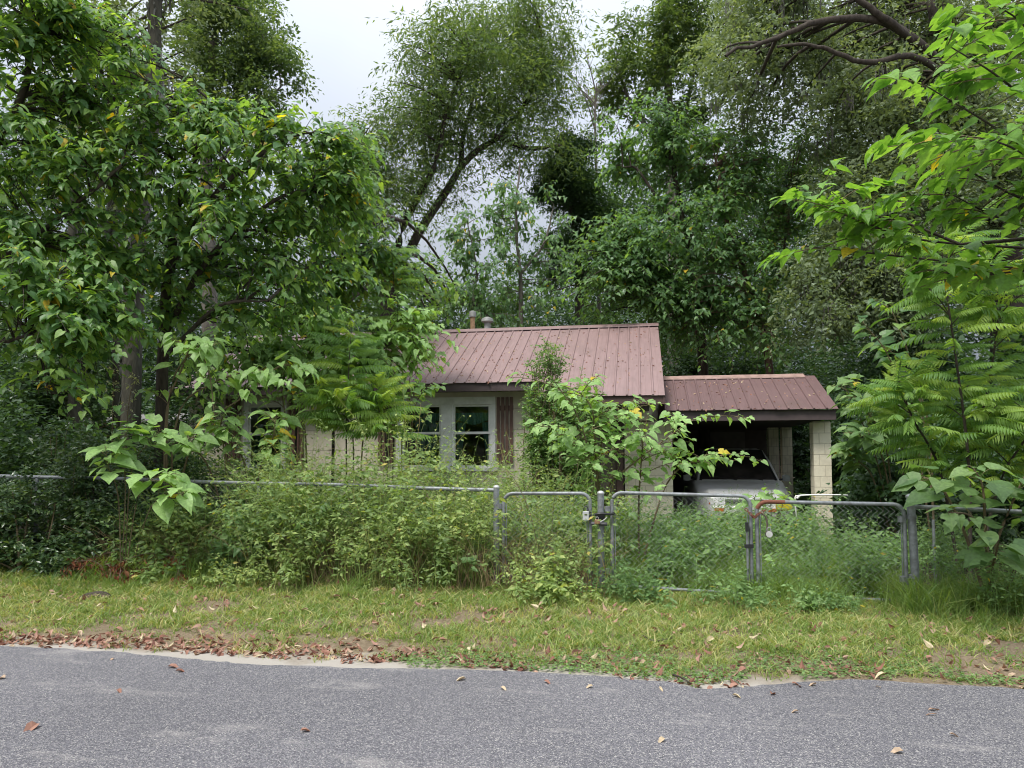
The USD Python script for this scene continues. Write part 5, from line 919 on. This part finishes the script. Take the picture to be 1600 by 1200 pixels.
sapling('mulberry_sapling', 'mulberry sapling with leaning stems before the left window', [px_stem(p, 9.7, D1=d1 - .8) for p, d1 in (([(392, 850), (405, 740), (425, 690), (432, 645)], 10.2), ([(415, 850), (418, 730), (422, 680), (445, 655)], 10.6), ([(370, 850), (352, 720), (345, 670), (348, 650)], 10.1), ([(372, 850), (330, 740), (300, 700), (280, 690)], 9.9), ([(380, 850), (385, 740), (360, 690), (335, 672)], 10.3))], L['sapling'], S1, .25, 14, 83, group=sg_, t0=.52, per=3, sl=.4, sl_n=5, yellow=.04)
sapling('mulberry_sapling', 'mulberry bough with pale hanging leaves against the dim wall left of the windows', [px_stem(p, 9.6, D1=d1 - 1.0) for p, d1 in (([(262, 860), (258, 660), (285, 575), (300, 545), (325, 575), (335, 650)], 10), ([(264, 860), (262, 640), (290, 560), (330, 545)], 10.2), ([(266, 860), (275, 660), (330, 600), (400, 580), (445, 600)], 10.5), ([(266, 860), (300, 690), (380, 620), (440, 570), (470, 585)], 10.6))], L['sapling'], S1, .22, 18, 84, group=sg_, t0=.5, per=4, sl=.4, sl_n=5, yellow=.01, droop=.8)
sapling('mulberry_sapling', 'mulberry sapling whose twigs hang across the eave above the double window', [px_stem(p, 11.2, D1=d1) for p, d1 in (([(640, 830), (640, 700), (655, 620), (690, 605)], 11.3), ([(630, 830), (628, 690), (640, 630), (640, 590)], 11), ([(560, 830), (568, 680), (590, 610), (620, 580)], 11.2), ([(480, 830), (478, 690), (470, 620), (488, 570)], 11.2), ([(470, 830), (450, 680), (440, 600), (455, 560)], 11.3))], L['sapling'], S1, .20, 14, 85, group=sg_, t0=.55, per=4, sl=.45, sl_n=5, yellow=.02)
sapling('mulberry_sapling', 'mulberry sapling with the largest leaves, at the right edge beside the rail', [px_stem(p, 7.3, D1=d1) for p, d1 in (([(1552, 965), (1548, 880), (1520, 810), (1480, 800)], 6.9), ([(1552, 965), (1555, 860), (1580, 790), (1600, 745)], 7.2), ([(1550, 965), (1540, 830), (1535, 760), (1520, 730)], 7.4), ([(1552, 965), (1550, 900), (1555, 870), (1560, 850)], 6.8), ([(1556, 965), (1600, 860), (1640, 800), (1660, 760)], 7.2), ([(1548, 965), (1510, 840), (1470, 760), (1440, 745)], 7.6))], L['yard'], S2, .36, 10, 86, group=sg_, t0=.5, yellow=.0, r0=.02, pet=.5)
sapling('mulberry_sapling', 'mulberry sapling spilling over the right corner of the carport roof', [px_stem(p, 11.6, D1=d1 - .8) for p, d1 in (([(1400, 830), (1370, 720), (1340, 645), (1318, 600)], 12.6), ([(1400, 830), (1385, 700), (1360, 650), (1345, 625)], 12.2), ([(1400, 830), (1365, 750), (1340, 720), (1322, 705)], 12.4), ([(1410, 830), (1410, 700), (1400, 640), (1390, 610)], 12.2), ([(1420, 830), (1440, 720), (1440, 660), (1430, 640)], 12), ([(1405, 830), (1380, 720), (1360, 690), (1345, 680)], 12))], L['yard'], S1, .27, 16, 87, group=sg_, t0=.42, per=6, sl=.34, sl_n=5, yellow=.03)
sapling('mulberry_sapling', 'mulberry sapling with grey-green leaves left of the feathery tree at right', [px_stem(p, 10.4, D1=d1) for p, d1 in (([(1460, 860), (1430, 680), (1390, 560), (1345, 500)], 10.2), ([(1460, 860), (1450, 660), (1410, 570), (1380, 540)], 10.5), ([(1465, 860), (1440, 640), (1400, 500), (1370, 470)], 10.6))], L['mulberry'], S1, .28, 14, 88, group=sg_, t0=.55, yellow=.01)
sapling('mulberry_sapling', 'low mulberry seedling inside the right drive gate leaf', [px_stem(p, 8.9, D1=d1) for p, d1 in (([(1352, 960), (1350, 925), (1340, 905)], 8.8), ([(1352, 960), (1362, 930), (1375, 915)], 8.9), ([(1245, 950), (1240, 900), (1235, 885)], 9), ([(1220, 950), (1215, 890), (1205, 868)], 9.2))], L['sapling'], S2, .17, 6, 89, group=sg_, t0=.55, yellow=.01, r0=.007)
sapling('mulberry_sapling', 'small mulberry sapling in front of the minivan, leaves flat over the gate top', [px_stem(p, 11.0, D1=d1) for p, d1 in (([(1205, 870), (1205, 800), (1200, 765)], 11), ([(1205, 870), (1220, 800), (1228, 770)], 10.9), ([(1205, 870), (1185, 800), (1178, 775)], 10.8))], L['sapling'], S2, .25, 6, 90, group=sg_, t0=.6, yellow=.0, r0=.009)
sapling('mulberry_sapling', 'young mulberry seedling low in the weeds left of the walk gate', [px_stem(p, 8.2, D1=d1) for p, d1 in (([(722, 925), (718, 895), (712, 880)], 8.1), ([(722, 925), (730, 895), (738, 885)], 8.1))], L['yard'], ['heart'], .17, 4, 91, group=sg_, t0=.6, yellow=.0, r0=.006)
# right foreground branches
def fg(pts, D, D1): return px_stem(pts, D, base=False, D1=D1)
th_kw = dict(group=None, cat='tree', droop=.55, pet=.4)
tr = [([on_ground(A([4.9, 6.6, 0]), -.1), A([4.7, 6.5, 2.2]), A([4.3, 6.3, 4.0]), A([4.1, 6.1, 5.8])], .08, .03)]
stems = [curve(tr[0][0], 18)] + [fg(p, a, b) for p, a, b in (([(1760, 300), (1640, 190), (1560, 120), (1480, 70)], 5.6, 4.9), ([(1760, 300), (1650, 260), (1540, 190), (1440, 130)], 5.6, 5), ([(1770, 380), (1640, 330), (1520, 270), (1425, 195)], 5.7, 5.4), ([(1780, 420), (1620, 390), (1440, 375), (1330, 340), (1265, 312)], 5.8, 6.3), ([(1780, 430), (1600, 420), (1400, 400), (1260, 385)], 5.8, 6.4), ([(1760, 250), (1660, 120), (1600, 40), (1560, 10)], 5.6, 5), ([(1770, 400), (1660, 370), (1560, 340), (1480, 300)], 5.7, 5.6), ([(1500, 382), (1420, 350), (1340, 330), (1300, 300)], 6, 6.3), ([(1760, 330), (1650, 270), (1580, 230), (1530, 215)], 5.2, 4.6), ([(1770, 420), (1640, 420), (1520, 430), (1440, 420)], 5.8, 5.8))]
rng = np.random.default_rng(92); th = thing('mulberry_tree', 'bright backlit mulberry branches reaching in from the right edge', 'tree')
for k, s in enumerate(stems): V, F = tubes(s[None], np.linspace(.08 if k == 0 else .014, .03 if k == 0 else .004, len(s))[None], 7); emit(th, 'trunk' if k == 0 else 'limb', V, F, B_dark, smooth=True)
for s in stems[1:]:                                     # where each limb leaves the trunk, off frame
    j = stems[0][min(17, int(10 + 7 * (s[0][2] - 3) / 3))] if s[0][2] > 2 else stems[0][10]; V, F = tubes(bez(j, (j + s[0]) / 2 + A([0, 0, -.1]), s[0])[None], np.linspace(.025, .014, 7)[None], 6); emit(th, 'limb', V, F, B_dark, smooth=True)
sh = shoots(stems[1:], rng, 8, .5, t0=.3, up=.15); V, F = tubes(sh, np.linspace(.006, .003, 5)[None], 4); emit(th, 'shoot', V, F, B_stem, kind='stuff')
l1 = leaves_on(A(stems[1:]), 24, .19, rng, t0=.3, flat=.4, droop=.28, pet=.45, out_tilt=.15, jit=.25); l2 = leaves_on(sh, 8, .175, rng, t0=.3, flat=.4, droop=.28, pet=.4, out_tilt=.15, jit=.25)
emit_leaves(th, L['bright'], S2, [np.concatenate([a, b]) for a, b in zip(l1[:3], l2[:3])], rng, .01, 300)

# ---------------------------------------------------------------- small-leaved shrubs
bush('privet_shrub', 'tall fine-leaved shrub with pale undersides right of the double window', [lobe(*a) for a in [(853, 560, 26, 36, 12.3, .3, 18), (862, 620, 46, 40, 12.2, .4, 36), (868, 690, 55, 50, 12.2, .45, 40), (875, 760, 65, 50, 12.2, .5, 30), (918, 612, 24, 30, 12.3, .3, 9), (835, 665, 22, 40, 12.2, .3, 8)]], L['privet'], ['oval_far'], .066, 101, nt=14, tl=.26, nl=14, cat='shrub')
bush('laurel_thicket', 'dark glossy-leaved evergreen shrub mass in the lower left corner', [lobe(*a) for a in [(40, 800, 110, 80, 9.4, .6, 40), (150, 760, 80, 60, 9.6, .5, 28), (60, 870, 110, 30, 9.0, .35, 18), (170, 830, 80, 50, 9.2, .4, 20), (250, 730, 60, 40, 10.2, .5, 16), (-70, 790, 90, 90, 9.4, .6, 20), (300, 770, 50, 40, 10, .4, 10), (110, 690, 60, 30, 10, .4, 12)]], L['laurel'], ['oval', 'oval_far'], .085, 102, nt=16, tl=.32, nl=12, cat='shrub')
rng = np.random.default_rng(103)
pv = thing('privet_sprig', 'two thin sprigs with small whitish leaves standing up before the tan shed', 'plant'); st = [px_stem([(178, 720), (176, 640), (180, 575)], 10.2), px_stem([(192, 720), (200, 640), (216, 590)], 10.1)]
for s in st: V, F = tubes(s[None], np.linspace(.008, .003, 18)[None], 5); emit(pv, 'stem', V, F, B_stem)
sh = shoots(st, rng, 9, .16, up=.5, t0=.45); emit_leaves(pv, leafmat('pale_leaf', [(0, (0.22, 0.26, 0.13)), (.9, (0.42, 0.44, 0.30))], .4), ['oval'], leaves_on(np.concatenate([sh]), 7, .06, rng, t0=.1, jit=.6), rng, 0, 126)
# ---------------------------------------------------------------- weeds
def weeds(name, label, n, xr, yr, hfun, material, size, nl, seed, yellow=.01, tpl='oval', lean=.35, cat='weeds', r=.0035, t0=.25, droop=.4, stem_t=.3):
    rng = np.random.default_rng(seed); nc = max(8, n // 11); ci = rng.integers(0, nc, n); x = rng.uniform(*xr, nc)[ci] + rng.normal(0, .13, n); y = rng.uniform(*yr, nc)[ci] + rng.normal(0, .10, n); h = hfun(x, y, rng) * rng.uniform(.5, 1.2, nc)[ci]; ct = rng.uniform(-.35, .35, nc)[ci]; cs = rng.uniform(.6, 1.3, nc)[ci]
    k = np.linspace(0, 1, 6)[None, :]; az = rng.uniform(0, 6.28, n); ln = lean * h * rng.uniform(.1, 1, n)
    bend = rng.uniform(.9, 2.2, n)[:, None]
    P = np.stack([x[:, None] + np.cos(az)[:, None] * ln[:, None] * k**bend, y[:, None] + (np.sin(az) * .8)[:, None] * ln[:, None] * k**bend, gz(x, y)[:, None] + h[:, None] * (k - .12 * k**3)], -1)
    P += rng.normal(size=P.shape) * .02 * k[..., None]
    V, F = tubes(P, np.linspace(r, r * .4, 6)[None], 3); mb = MB().add(V, F, np.repeat(rng.uniform(.6, .93, n), 18))
    sh = np.repeat(P[:, 2:5], 2, 0); q = np.linspace(0, 1, 4)[None, :, None]; b = sh[:, 0] + (sh[:, 2] - sh[:, 0]) * rng.random((len(sh), 1)); d = norm(rng.normal(size=(len(sh), 3)) * A([1, .7, .5]) + A([0, -.1, .5])); tw = b[:, None] + d[:, None] * q * (.28 * np.repeat(h, 2).clip(.3, 1.4) * rng.uniform(.5, 1.2, len(sh)))[:, None, None] + A([0, 0, -.06]) * q**2
    V, F = tubes(tw, r * .5, 3); mb.add(V, F, .8)
    for T_, m_ in ((P, nl), (tw, max(3, nl // 2))):
        pos, R, s = leaves_on(T_, m_, size, rng, t0=t0, jit=.5, face=.45, droop=droop, flat=.9, up=.8, pet=.15)[:3]; k_ = len(pos) // n; t_ = tints(rng, len(pos), yellow); t_ = np.where(t_ > .93, t_, np.clip(t_ * .7 + .12 + np.repeat(ct * .8, k_), 0, .87)); mb.add(*leaf_mesh(T['oval_far' if tpl == 'oval' else tpl], pos, R, s * np.repeat(cs, k_), t_))
    return mb.out('/World', name, material, kind='stuff', label=label, cat=cat)
def hleft(lo, hi):
    return lambda x, y, r: (lo + (hi - lo) * r.random(len(x))**.7) * (.82 + .36 * meshkit.noise(np.stack([x * .9, y * .9, 0 * x], -1), 9)) * np.where(x < -5.2, .72, 1) * np.where(x > -1.3, .8, 1) * (.35 + .65 * smooth(7.6, 8.15, y))
hy_ = lambda lo, hi: (lambda x, y, r: lo + (hi - lo) * r.random(len(x)))
weeds('fence_weeds', 'tangle of yellow-green weeds growing through the front of the left fence', 640, (-6.4, -.5), (7.62, 8.5), hleft(.45, 1.75), L['weed'], .085, 12, 111, lean=.7, t0=.4)
weeds('fence_weeds', 'taller tangle of weeds and vines standing behind the rail of the left fence', 700, (-6.8, -.3), (8.45, 9.6), hleft(.9, 2.35), L['weed'], .09, 14, 112, lean=.5, t0=.4)
weeds('left_weeds', 'broad-leaved weeds in front of the dark laurel at left', 150, (-6.6, -4.6), (7.7, 8.6), hy_(.5, 1.2), L['yard'], .10, 11, 110, t0=.3)
weeds('house_weeds', 'leafy weeds crowding the foot of the house wall', 620, (-8.5, -.2), (9.6, 13.2), hleft(.7, 1.7), L['weed'], .105, 12, 113, t0=.4)
hy = lambda lo, hi: (lambda x, y, r: lo + (hi - lo) * r.random(len(x)) * (.5 + meshkit.noise(np.stack([x * 1.4, y * 1.4, 0 * x], -1), 5)))
weeds('rail_weeds', 'weeds leaning on and over the rail of the left fence', 150, (-6.3, -1.8), (8.15, 8.32), hy_(1.1, 1.75), L['weed'], .08, 13, 1115, lean=.9, t0=.5)
weeds('wall_shrubs', 'dark green leafy growth between the rail and the left windows', 260, (-7.6, -3.4), (9.4, 11.5), hy_(.9, 1.6), L['broad'], .12, 13, 1110, t0=.3, tpl='heart_far')
weeds('van_weeds', 'weeds standing against the nose of the minivan', 170, (.9, 3.2), (12.8, 14.3), hy_(.55, 1.1), L['yard'], .085, 11, 1112)
weeds('broad_weeds', 'broad-leaved weeds mixed through the tangle at the left fence', 150, (-6.2, -.4), (7.9, 9.0), hy_(.5, 1.5), L['yard'], .12, 9, 1113, tpl='heart_far', t0=.35)
weeds('gate_weeds', 'fresh green weeds filling the drive behind the double gate', 700, (-.4, 3.0), (8.6, 12.8), hy(.25, .95), L['yard'], .095, 11, 114, lean=.6, t0=.35)
weeds('gate_front_weeds', 'low weeds poking through the foot of the drive gate', 260, (-.6, 3.2), (7.6, 8.7), hy(.10, .5), L['yard'], .06, 9, 115)
weeds('corner_weeds', 'shaded weeds beyond the right gate post under the big leaves', 620, (2.9, 6.0), (7.7, 11.5), hy(.35, .9), L['yard'], .07, 11, 116)
weeds('path_weeds', 'weeds around the porch step behind the gate post', 260, (-1.2, .9), (9.5, 13.0), hy(.5, 1.1), L['yard'], .08, 12, 117)
rng = np.random.default_rng(119); n = 1500; x = rng.uniform(-6.8, -.4, n); y = rng.uniform(7.85, 8.7, n); h = rng.uniform(.25, .95, n); a = rng.uniform(0, 6.28, n); q = np.linspace(0, 1, 5)[None]
P = np.stack([x[:, None] + np.cos(a)[:, None] * h[:, None] * .6 * q**1.6, y[:, None] + np.sin(a)[:, None] * h[:, None] * .4 * q**1.6, gz(x, y)[:, None] + h[:, None] * (q - .25 * q**3)], -1)
V, F = tubes(P, np.linspace(.003, .0012, 5)[None], 3); emit('/World', 'dry_stems', V, F, L['straw'], tint=np.repeat(rng.random(n), 15), kind='stuff', label='dry tan stems and straw at the foot of the left weeds', cat='dry stems')
# vines and long cane stems leaning over the rail
rng = np.random.default_rng(118); vn = thing('bramble_canes', 'long thin tan canes leaning over the left fence rail', 'canes')
for k in range(34):
    x = rng.uniform(-5.8, -.7); y = rng.uniform(8.2, 9.4); h = rng.uniform(1.0, 1.75); a = rng.uniform(-1.1, 1.1); b0 = on_ground(A([x, y, 0])); c = bez(b0, b0 + A([a * .2, -.05, h * 1.1]), b0 + A([a, rng.uniform(-.4, .2), h * rng.uniform(.6, 1.0)]), 10)
    V, F = tubes(c[None], np.linspace(.006, .002, 10)[None], 5); emit(vn, 'cane', V, F, B_green)
# ---------------------------------------------------------------- grass, ground cover, litter
def gp_(n, h, w, s, seed, lo, hi, curl=.5):
    V, F, r = tuft(n, h, w, s, seed, curl); return V, F, np.repeat(np.clip(r.uniform(lo, hi, n), 0, 1), 7), L['grass']
rng = np.random.default_rng(120); n = 14000
x = rng.uniform(-8.5, 5.2, n); y = rng.uniform(5.45, 8.4, n); e = y - edge_y(x); nz = meshkit.noise(np.stack([x * 1.6, y * 2.2, 0 * x], -1), 6); nz2 = meshkit.noise(np.stack([x * 4, y * 4, 0 * x], -1), 8)
ok = (e > .12) & (rng.random(n) < np.clip((e - .28) * .7 + (nz - .5) * 2.2 + (nz2 - .5) * 1.6 + .30, 0.10, 1)); x, y = x[ok], y[ok]
instancer('verge_grass', 'short patchy grass on the verge between road and fence', 'grass', [gp_(13, .085, .0045, .12, 130 + k, lo, hi, 1.0) for k, (lo, hi) in enumerate([(0, .6), (.15, .75), (.3, .85), (.6, 1.0), (.1, .5), (.4, .9), (.88, 1.0)])], np.stack([x, y, gz(x, y) - .006], -1), rng.uniform(.5, 1.45, len(x)) * (1 - .3 * (y < 6.2)), 121)
n = 2600; x = rng.uniform(-8, 5, n); y = np.where(x < 0, rng.normal(7.9, .36, n), rng.normal(8.05, .38, n)); ok = (meshkit.noise(np.stack([x * 1.3, y * 1.3, 0 * x], -1), 7) > .36) & (y > 7.2); x, y = x[ok], y[ok]
instancer('tall_grass', 'long loose grass along the foot of the fence and gates', 'grass', [gp_(15, .42, .0055, .14, 140 + k, lo, hi, .9) for k, (lo, hi) in enumerate([(0, .5), (.1, .6), (.2, .8), (.3, 1.0)])], np.stack([x, y, gz(x, y) - .01], -1), rng.uniform(.5, 1.15, len(x)) * np.where(y < 7.7, .6, 1), 122)
n = 2200; x = rng.uniform(-.3, 3.0, n); y = rng.uniform(8.5, 12.5, n)
instancer('yard_grass', 'long grass among the weeds behind the drive gate', 'grass', [gp_(14, .40, .005, .14, 150 + k, lo, hi, .9) for k, (lo, hi) in enumerate([(0, .5), (.1, .7), (.0, .4)])], np.stack([x, y, gz(x, y) - .01], -1), rng.uniform(.5, 1.1, len(x)), 123)
n = 16000; x = rng.uniform(-6, 3.6, n); y = edge_y(x) + .05 + np.abs(rng.normal(0, .42, n)); nz = meshkit.noise(np.stack([x * 2.0, y * 3, 0 * x], -1), 12)
ok = nz > np.where(x > -.7, .36, .66); x, y = x[ok], y[ok]; m = len(x); az = rng.uniform(0, 6.28, m)
lvx = np.stack([x, y, gz(x, y) + rng.uniform(.008, .035, m)], -1); R = orient(np.stack([np.cos(az), np.sin(az), rng.normal(0, .25, m)], -1), A([0, 0, 1.0]) + rng.normal(0, .35, (m, 3)))
mb = MB().add(*leaf_mesh(T['oval_far'], lvx, R, rng.uniform(.018, .042, m), tints(rng, m))); mb.out('/World', 'ground_cover', L['yard'], kind='stuff', label='small creeping green leaves along the road edge, thickest at right', cat='ground cover')
def flat_leaves(n, x, y, size, seed, z0=.008, z1=.03, tilt=.45):
    r = np.random.default_rng(seed); az = r.uniform(0, 6.28, n); R = orient(np.stack([np.cos(az), np.sin(az), r.normal(0, tilt * .6, n)], -1), A([0, 0, 1.0]) * np.where(r.random(n) < .3, -1, 1)[:, None] + r.normal(0, tilt, (n, 3)))
    return np.stack([x, y, np.maximum(gz(x, y), np.where(y < edge_y(x), 0.0, -1)) + r.uniform(z0, z1, n)], -1), R, size * r.uniform(.55, 1.2, n)
T['curl'] = shape([(.2, .2), (.5, .26), (.8, .12)], [0, .4, .75], 1.0, 'm0-o0-m1 m1-o0-o1 m1-o1-m2 m2-o1-o2 m2-o2-t', .55, .9)
T['strip'] = shape([(.3, .10), (.7, .09)], [0, .5], 1.0, 'm0-o0-m1 m1-o0-o1 m1-o1-t', .35, .6)
n = 2300; x = rng.uniform(-7.5, 4.6, n); y = edge_y(x) + np.where(x < -.6, np.interp(x, [-7, -5.4, -4.2, -3, -1.9, -1, -.6], [.04, .06, .13, .22, .16, .06, .0]) + np.abs(rng.normal(.0, .22, n)), np.abs(rng.normal(-.02, .32, n))); nz = meshkit.noise(np.stack([x * 1.8, y * 2, 0 * x], -1), 14)
ok = (nz > np.where(x < -.8, .28, .52)) & ((x < -.8) | (rng.random(n) < .6)); x, y = x[ok], y[ok]; a = flat_leaves(len(x), x, y, .072, 160, .003, .022, .3); t_ = np.clip(rng.normal(.45, .28, len(x)), 0, 1); h_ = len(x) * 3 // 4
mb = MB().add(*leaf_mesh(T['curl'], a[0][:h_], a[1][:h_], a[2][:h_], t_[:h_])); mb.add(*leaf_mesh(T['strip'], a[0][h_:], a[1][h_:], a[2][h_:] * 1.2, np.clip(t_[h_:] + .3, 0, 1))); mb.out('/World', 'leaf_litter', L['litter'], kind='stuff', label='reddish brown fallen leaves banked along the edge of the road', cat='leaf litter')
n = 900; x = rng.uniform(-7.5, 4.6, n); y = rng.uniform(5.7, 8.0, n); a = flat_leaves(n, x, y, .075, 161, .015, .05); MB().add(*leaf_mesh(T['curl'], *a, np.clip(rng.normal(.6, .25, n), 0, 1))).out('/World', 'scattered_litter', L['litter'], kind='stuff', label='dead leaves scattered through the verge grass', cat='leaf litter')
# bits on the roofs
rng = np.random.default_rng(165); n = 640; x = rng.uniform(-6, XR - .05, n); x = np.where(rng.random(n) < .4, np.round(x / .2286) * .2286 + .06, x); f = rng.random(n)**1.3; y0 = np.where(x > XS, PY, EY); z0 = np.where(x > XS, PZ, EZ); y = y0 + (RY - y0) * f; z = z0 + (RZ - z0) * f + .012; s_ = (RZ - EZ) / (RY - EY); az = rng.uniform(0, 6.28, n)
d = np.stack([np.cos(az), np.sin(az), np.sin(az) * s_], -1); R = orient(d, A([0, -s_, 1.0]) + rng.normal(0, .25, (n, 3))); MB().add(*leaf_mesh(T['curl'], np.stack([x, y, z], -1), R, rng.uniform(.025, .075, n), rng.uniform(.3, 1, n))).out('/World', 'roof_litter', L['litter'], kind='stuff', label='pale dead leaves speckling the long house roof', cat='leaf litter')
n = 150; x = rng.uniform(CX0 + .1, CX1 - .1, n); f = rng.random(n); y = CY + (CRY - CY) * f; z = CZ + (CRZ - CZ) * f + .012; s_ = (CRZ - CZ) / (CRY - CY); az = rng.uniform(0, 6.28, n); R = orient(np.stack([np.cos(az), np.sin(az), np.sin(az) * s_], -1), A([0, -s_, 1.0]) + rng.normal(0, .25, (n, 3)))
MB().add(*leaf_mesh(T['curl'], np.stack([x, y, z], -1), R, rng.uniform(.03, .07, n), rng.uniform(.4, 1, n))).out('/World', 'carport_roof_litter', L['litter'], kind='stuff', label='pale dead leaves speckling the carport roof', cat='leaf litter')
# single leaves on the asphalt
FL = [(58, 1137, .12, .55, 'large orange-tan leaf on the asphalt in the lower left'), (469, 1148, .07, .5, 'small orange leaf on the asphalt below the pale worn patch'), (68, 1016, .08, .15, 'red leaf at the asphalt edge near the left side'), (274, 1053, .08, .35, 'pinkish leaf on the asphalt left of centre'), (183, 1083, .06, .4, 'small reddish leaf on the dark asphalt at left'), (728, 1065, .09, .97, 'pale star-like leaf on the asphalt just left of centre'), (782, 1079, .06, .95, 'small pale leaf just right of the star-like leaf'),
      (8, 1064, .08, .9, 'pale leaf touching the left picture edge'), (178, 1032, .05, .85, 'small olive leaf on the edge of the asphalt at left'), (850, 1069, .06, .4, 'brown leaf on the asphalt below the gate post'), (927, 1077, .06, .95, 'pale leaf on the asphalt below the left drive gate'), (1030, 1078, .08, .95, 'pale narrow leaf on the asphalt under the creeping weeds'), (1205, 1090, .07, .4, 'tan leaf on the asphalt below the round padlock'), (1144, 1091, .07, .98, 'cream leaf tip at the dark corner of the asphalt edge'), (1237, 1073, .06, .45, 'curled brown leaf on the asphalt edge under the right gate leaf'), (1250, 1078, .05, .1, 'dark red leaf on the asphalt edge right of the curled brown one'), (1276, 1074, .07, .9, 'upright pale leaf at the edge below the right gate leaf'),
      (1376, 1080, .07, .92, 'narrow tan leaf on the asphalt at right'), (1450, 1115, .12, .8, 'long tan leaf lying by a smaller one at lower right'), (1466, 1122, .08, .75, 'smaller tan leaf beside the long one at lower right'), (1412, 1180, .08, .9, 'pale leaf near the bottom edge at right'), (1484, 1153, .05, .85, 'tiny pale leaf below the two tan leaves at right'), (1038, 1160, .06, .95, 'pale leaf near the bottom edge right of centre'), (1248, 1117, .05, .9, 'tiny pale leaf alone on the asphalt below the right gate'), (452, 1155 + 20, .02, .2, None), (262, 1046, .10, .5, 'orange leaf on the sandy strip at left'), (290, 1020, .07, .45, 'flat orange leaf on the sandy strip'), (336, 1024, .05, .02, 'dark bit of leaf on the sandy strip')]
for k, (u, v, s, t, lb) in enumerate(FL):
    if lb is None: continue
    p = at_g(u, v); r = np.random.default_rng(170 + k); az = r.uniform(0, 6.28); R = orient(A([[math.cos(az), math.sin(az), .12]]), A([[r.normal(0, .2), r.normal(0, .2), 1.0]])); P, F = place(T['strip' if 'narrow' in lb or 'long' in lb else 'curl'], A([[p[0], p[1], .012 if v > 1045 else p[2] + .018]]), R, [s])
    emit('/World', 'fallen_leaf', P[0], F, L['litter'], tint=t, label=lb, cat='leaf', group='single leaves lying on the road')
# dead branch pile, bark, sticks
rng = np.random.default_rng(180); dp = thing('dead_branch_pile', 'rust-brown heap of dead branches at the foot of the left weeds', 'branch pile'); tw = []
for k in range(26):
    p = at_g(rng.uniform(110, 300), rng.uniform(893, 906)); b = on_ground(p); a = rng.uniform(-.55, .55); c = bez(b, b + A([a * .4, .1, rng.uniform(.3, .55)]), b + A([a, -rng.uniform(.05, .45), rng.uniform(.03, .25)]), 8); V, F = tubes(c[None], np.linspace(.010, .003, 8)[None], 5); emit(dp, 'branch', V, F, B_red); tw.append(c)
sh = shoots(tw, rng, 7, .22, up=-.2); V, F = tubes(sh, .002, 3); emit(dp, 'twig', V, F, B_red, kind='stuff'); emit_leaves(dp, L['rust'], ['curl', 'strip'], leaves_on(sh, 8, .075, rng, droop=1.6, jit=.8), rng, 0, 0, rest='dead_leaves')
bk = thing('bark_slab', 'curved slab of dark bark lying in the grass at left', 'bark'); a_, b_ = at_g(122, 938), at_g(172, 936); mb = MB(); c = curve([a_ + A([0, 0, .02]), (a_ + b_) / 2 + A([0, .03, .05]), b_ + A([0, 0, .03])], 10); V, F = tubes(c[None], np.linspace(.03, .045, 10)[None] * A([.4, .8, 1, 1, 1, 1, 1, .9, .7, .3]), 9); emit(bk, 'slab', V, F, B_dark, smooth=True); V, F = tubes((c + A([.02, -.03, .0]))[None], .012, 6); emit(bk, 'splinter', V, F, B_red)
for lb, pts in (('thin black stick lying in the weeds below the left drive gate', [(1005, 1000), (1018, 1007), (1035, 1007), (1050, 1003)]), ('short dark twig in the grass under the right drive gate', [(1222, 996), (1230, 1000), (1236, 1010)]), ('dark stick at the corner of the creeping weeds and asphalt', [(1052, 1062), (1068, 1068), (1080, 1076)])):
    c = curve([at_g(u, v) + A([0, 0, .035]) for u, v in pts], 12); s_ = thing('fallen_stick', lb, 'stick'); V, F = tubes(c[None], np.linspace(.009, .004, 12)[None], 6); emit(s_, 'stick', V, F, B_dark, smooth=True); V, F = tubes(bez(c[5], c[5] + A([.03, .02, .02]), c[5] + A([.07, .04, .01]), 5)[None], .003, 4); emit(s_, 'side_twig', V, F, B_dark)
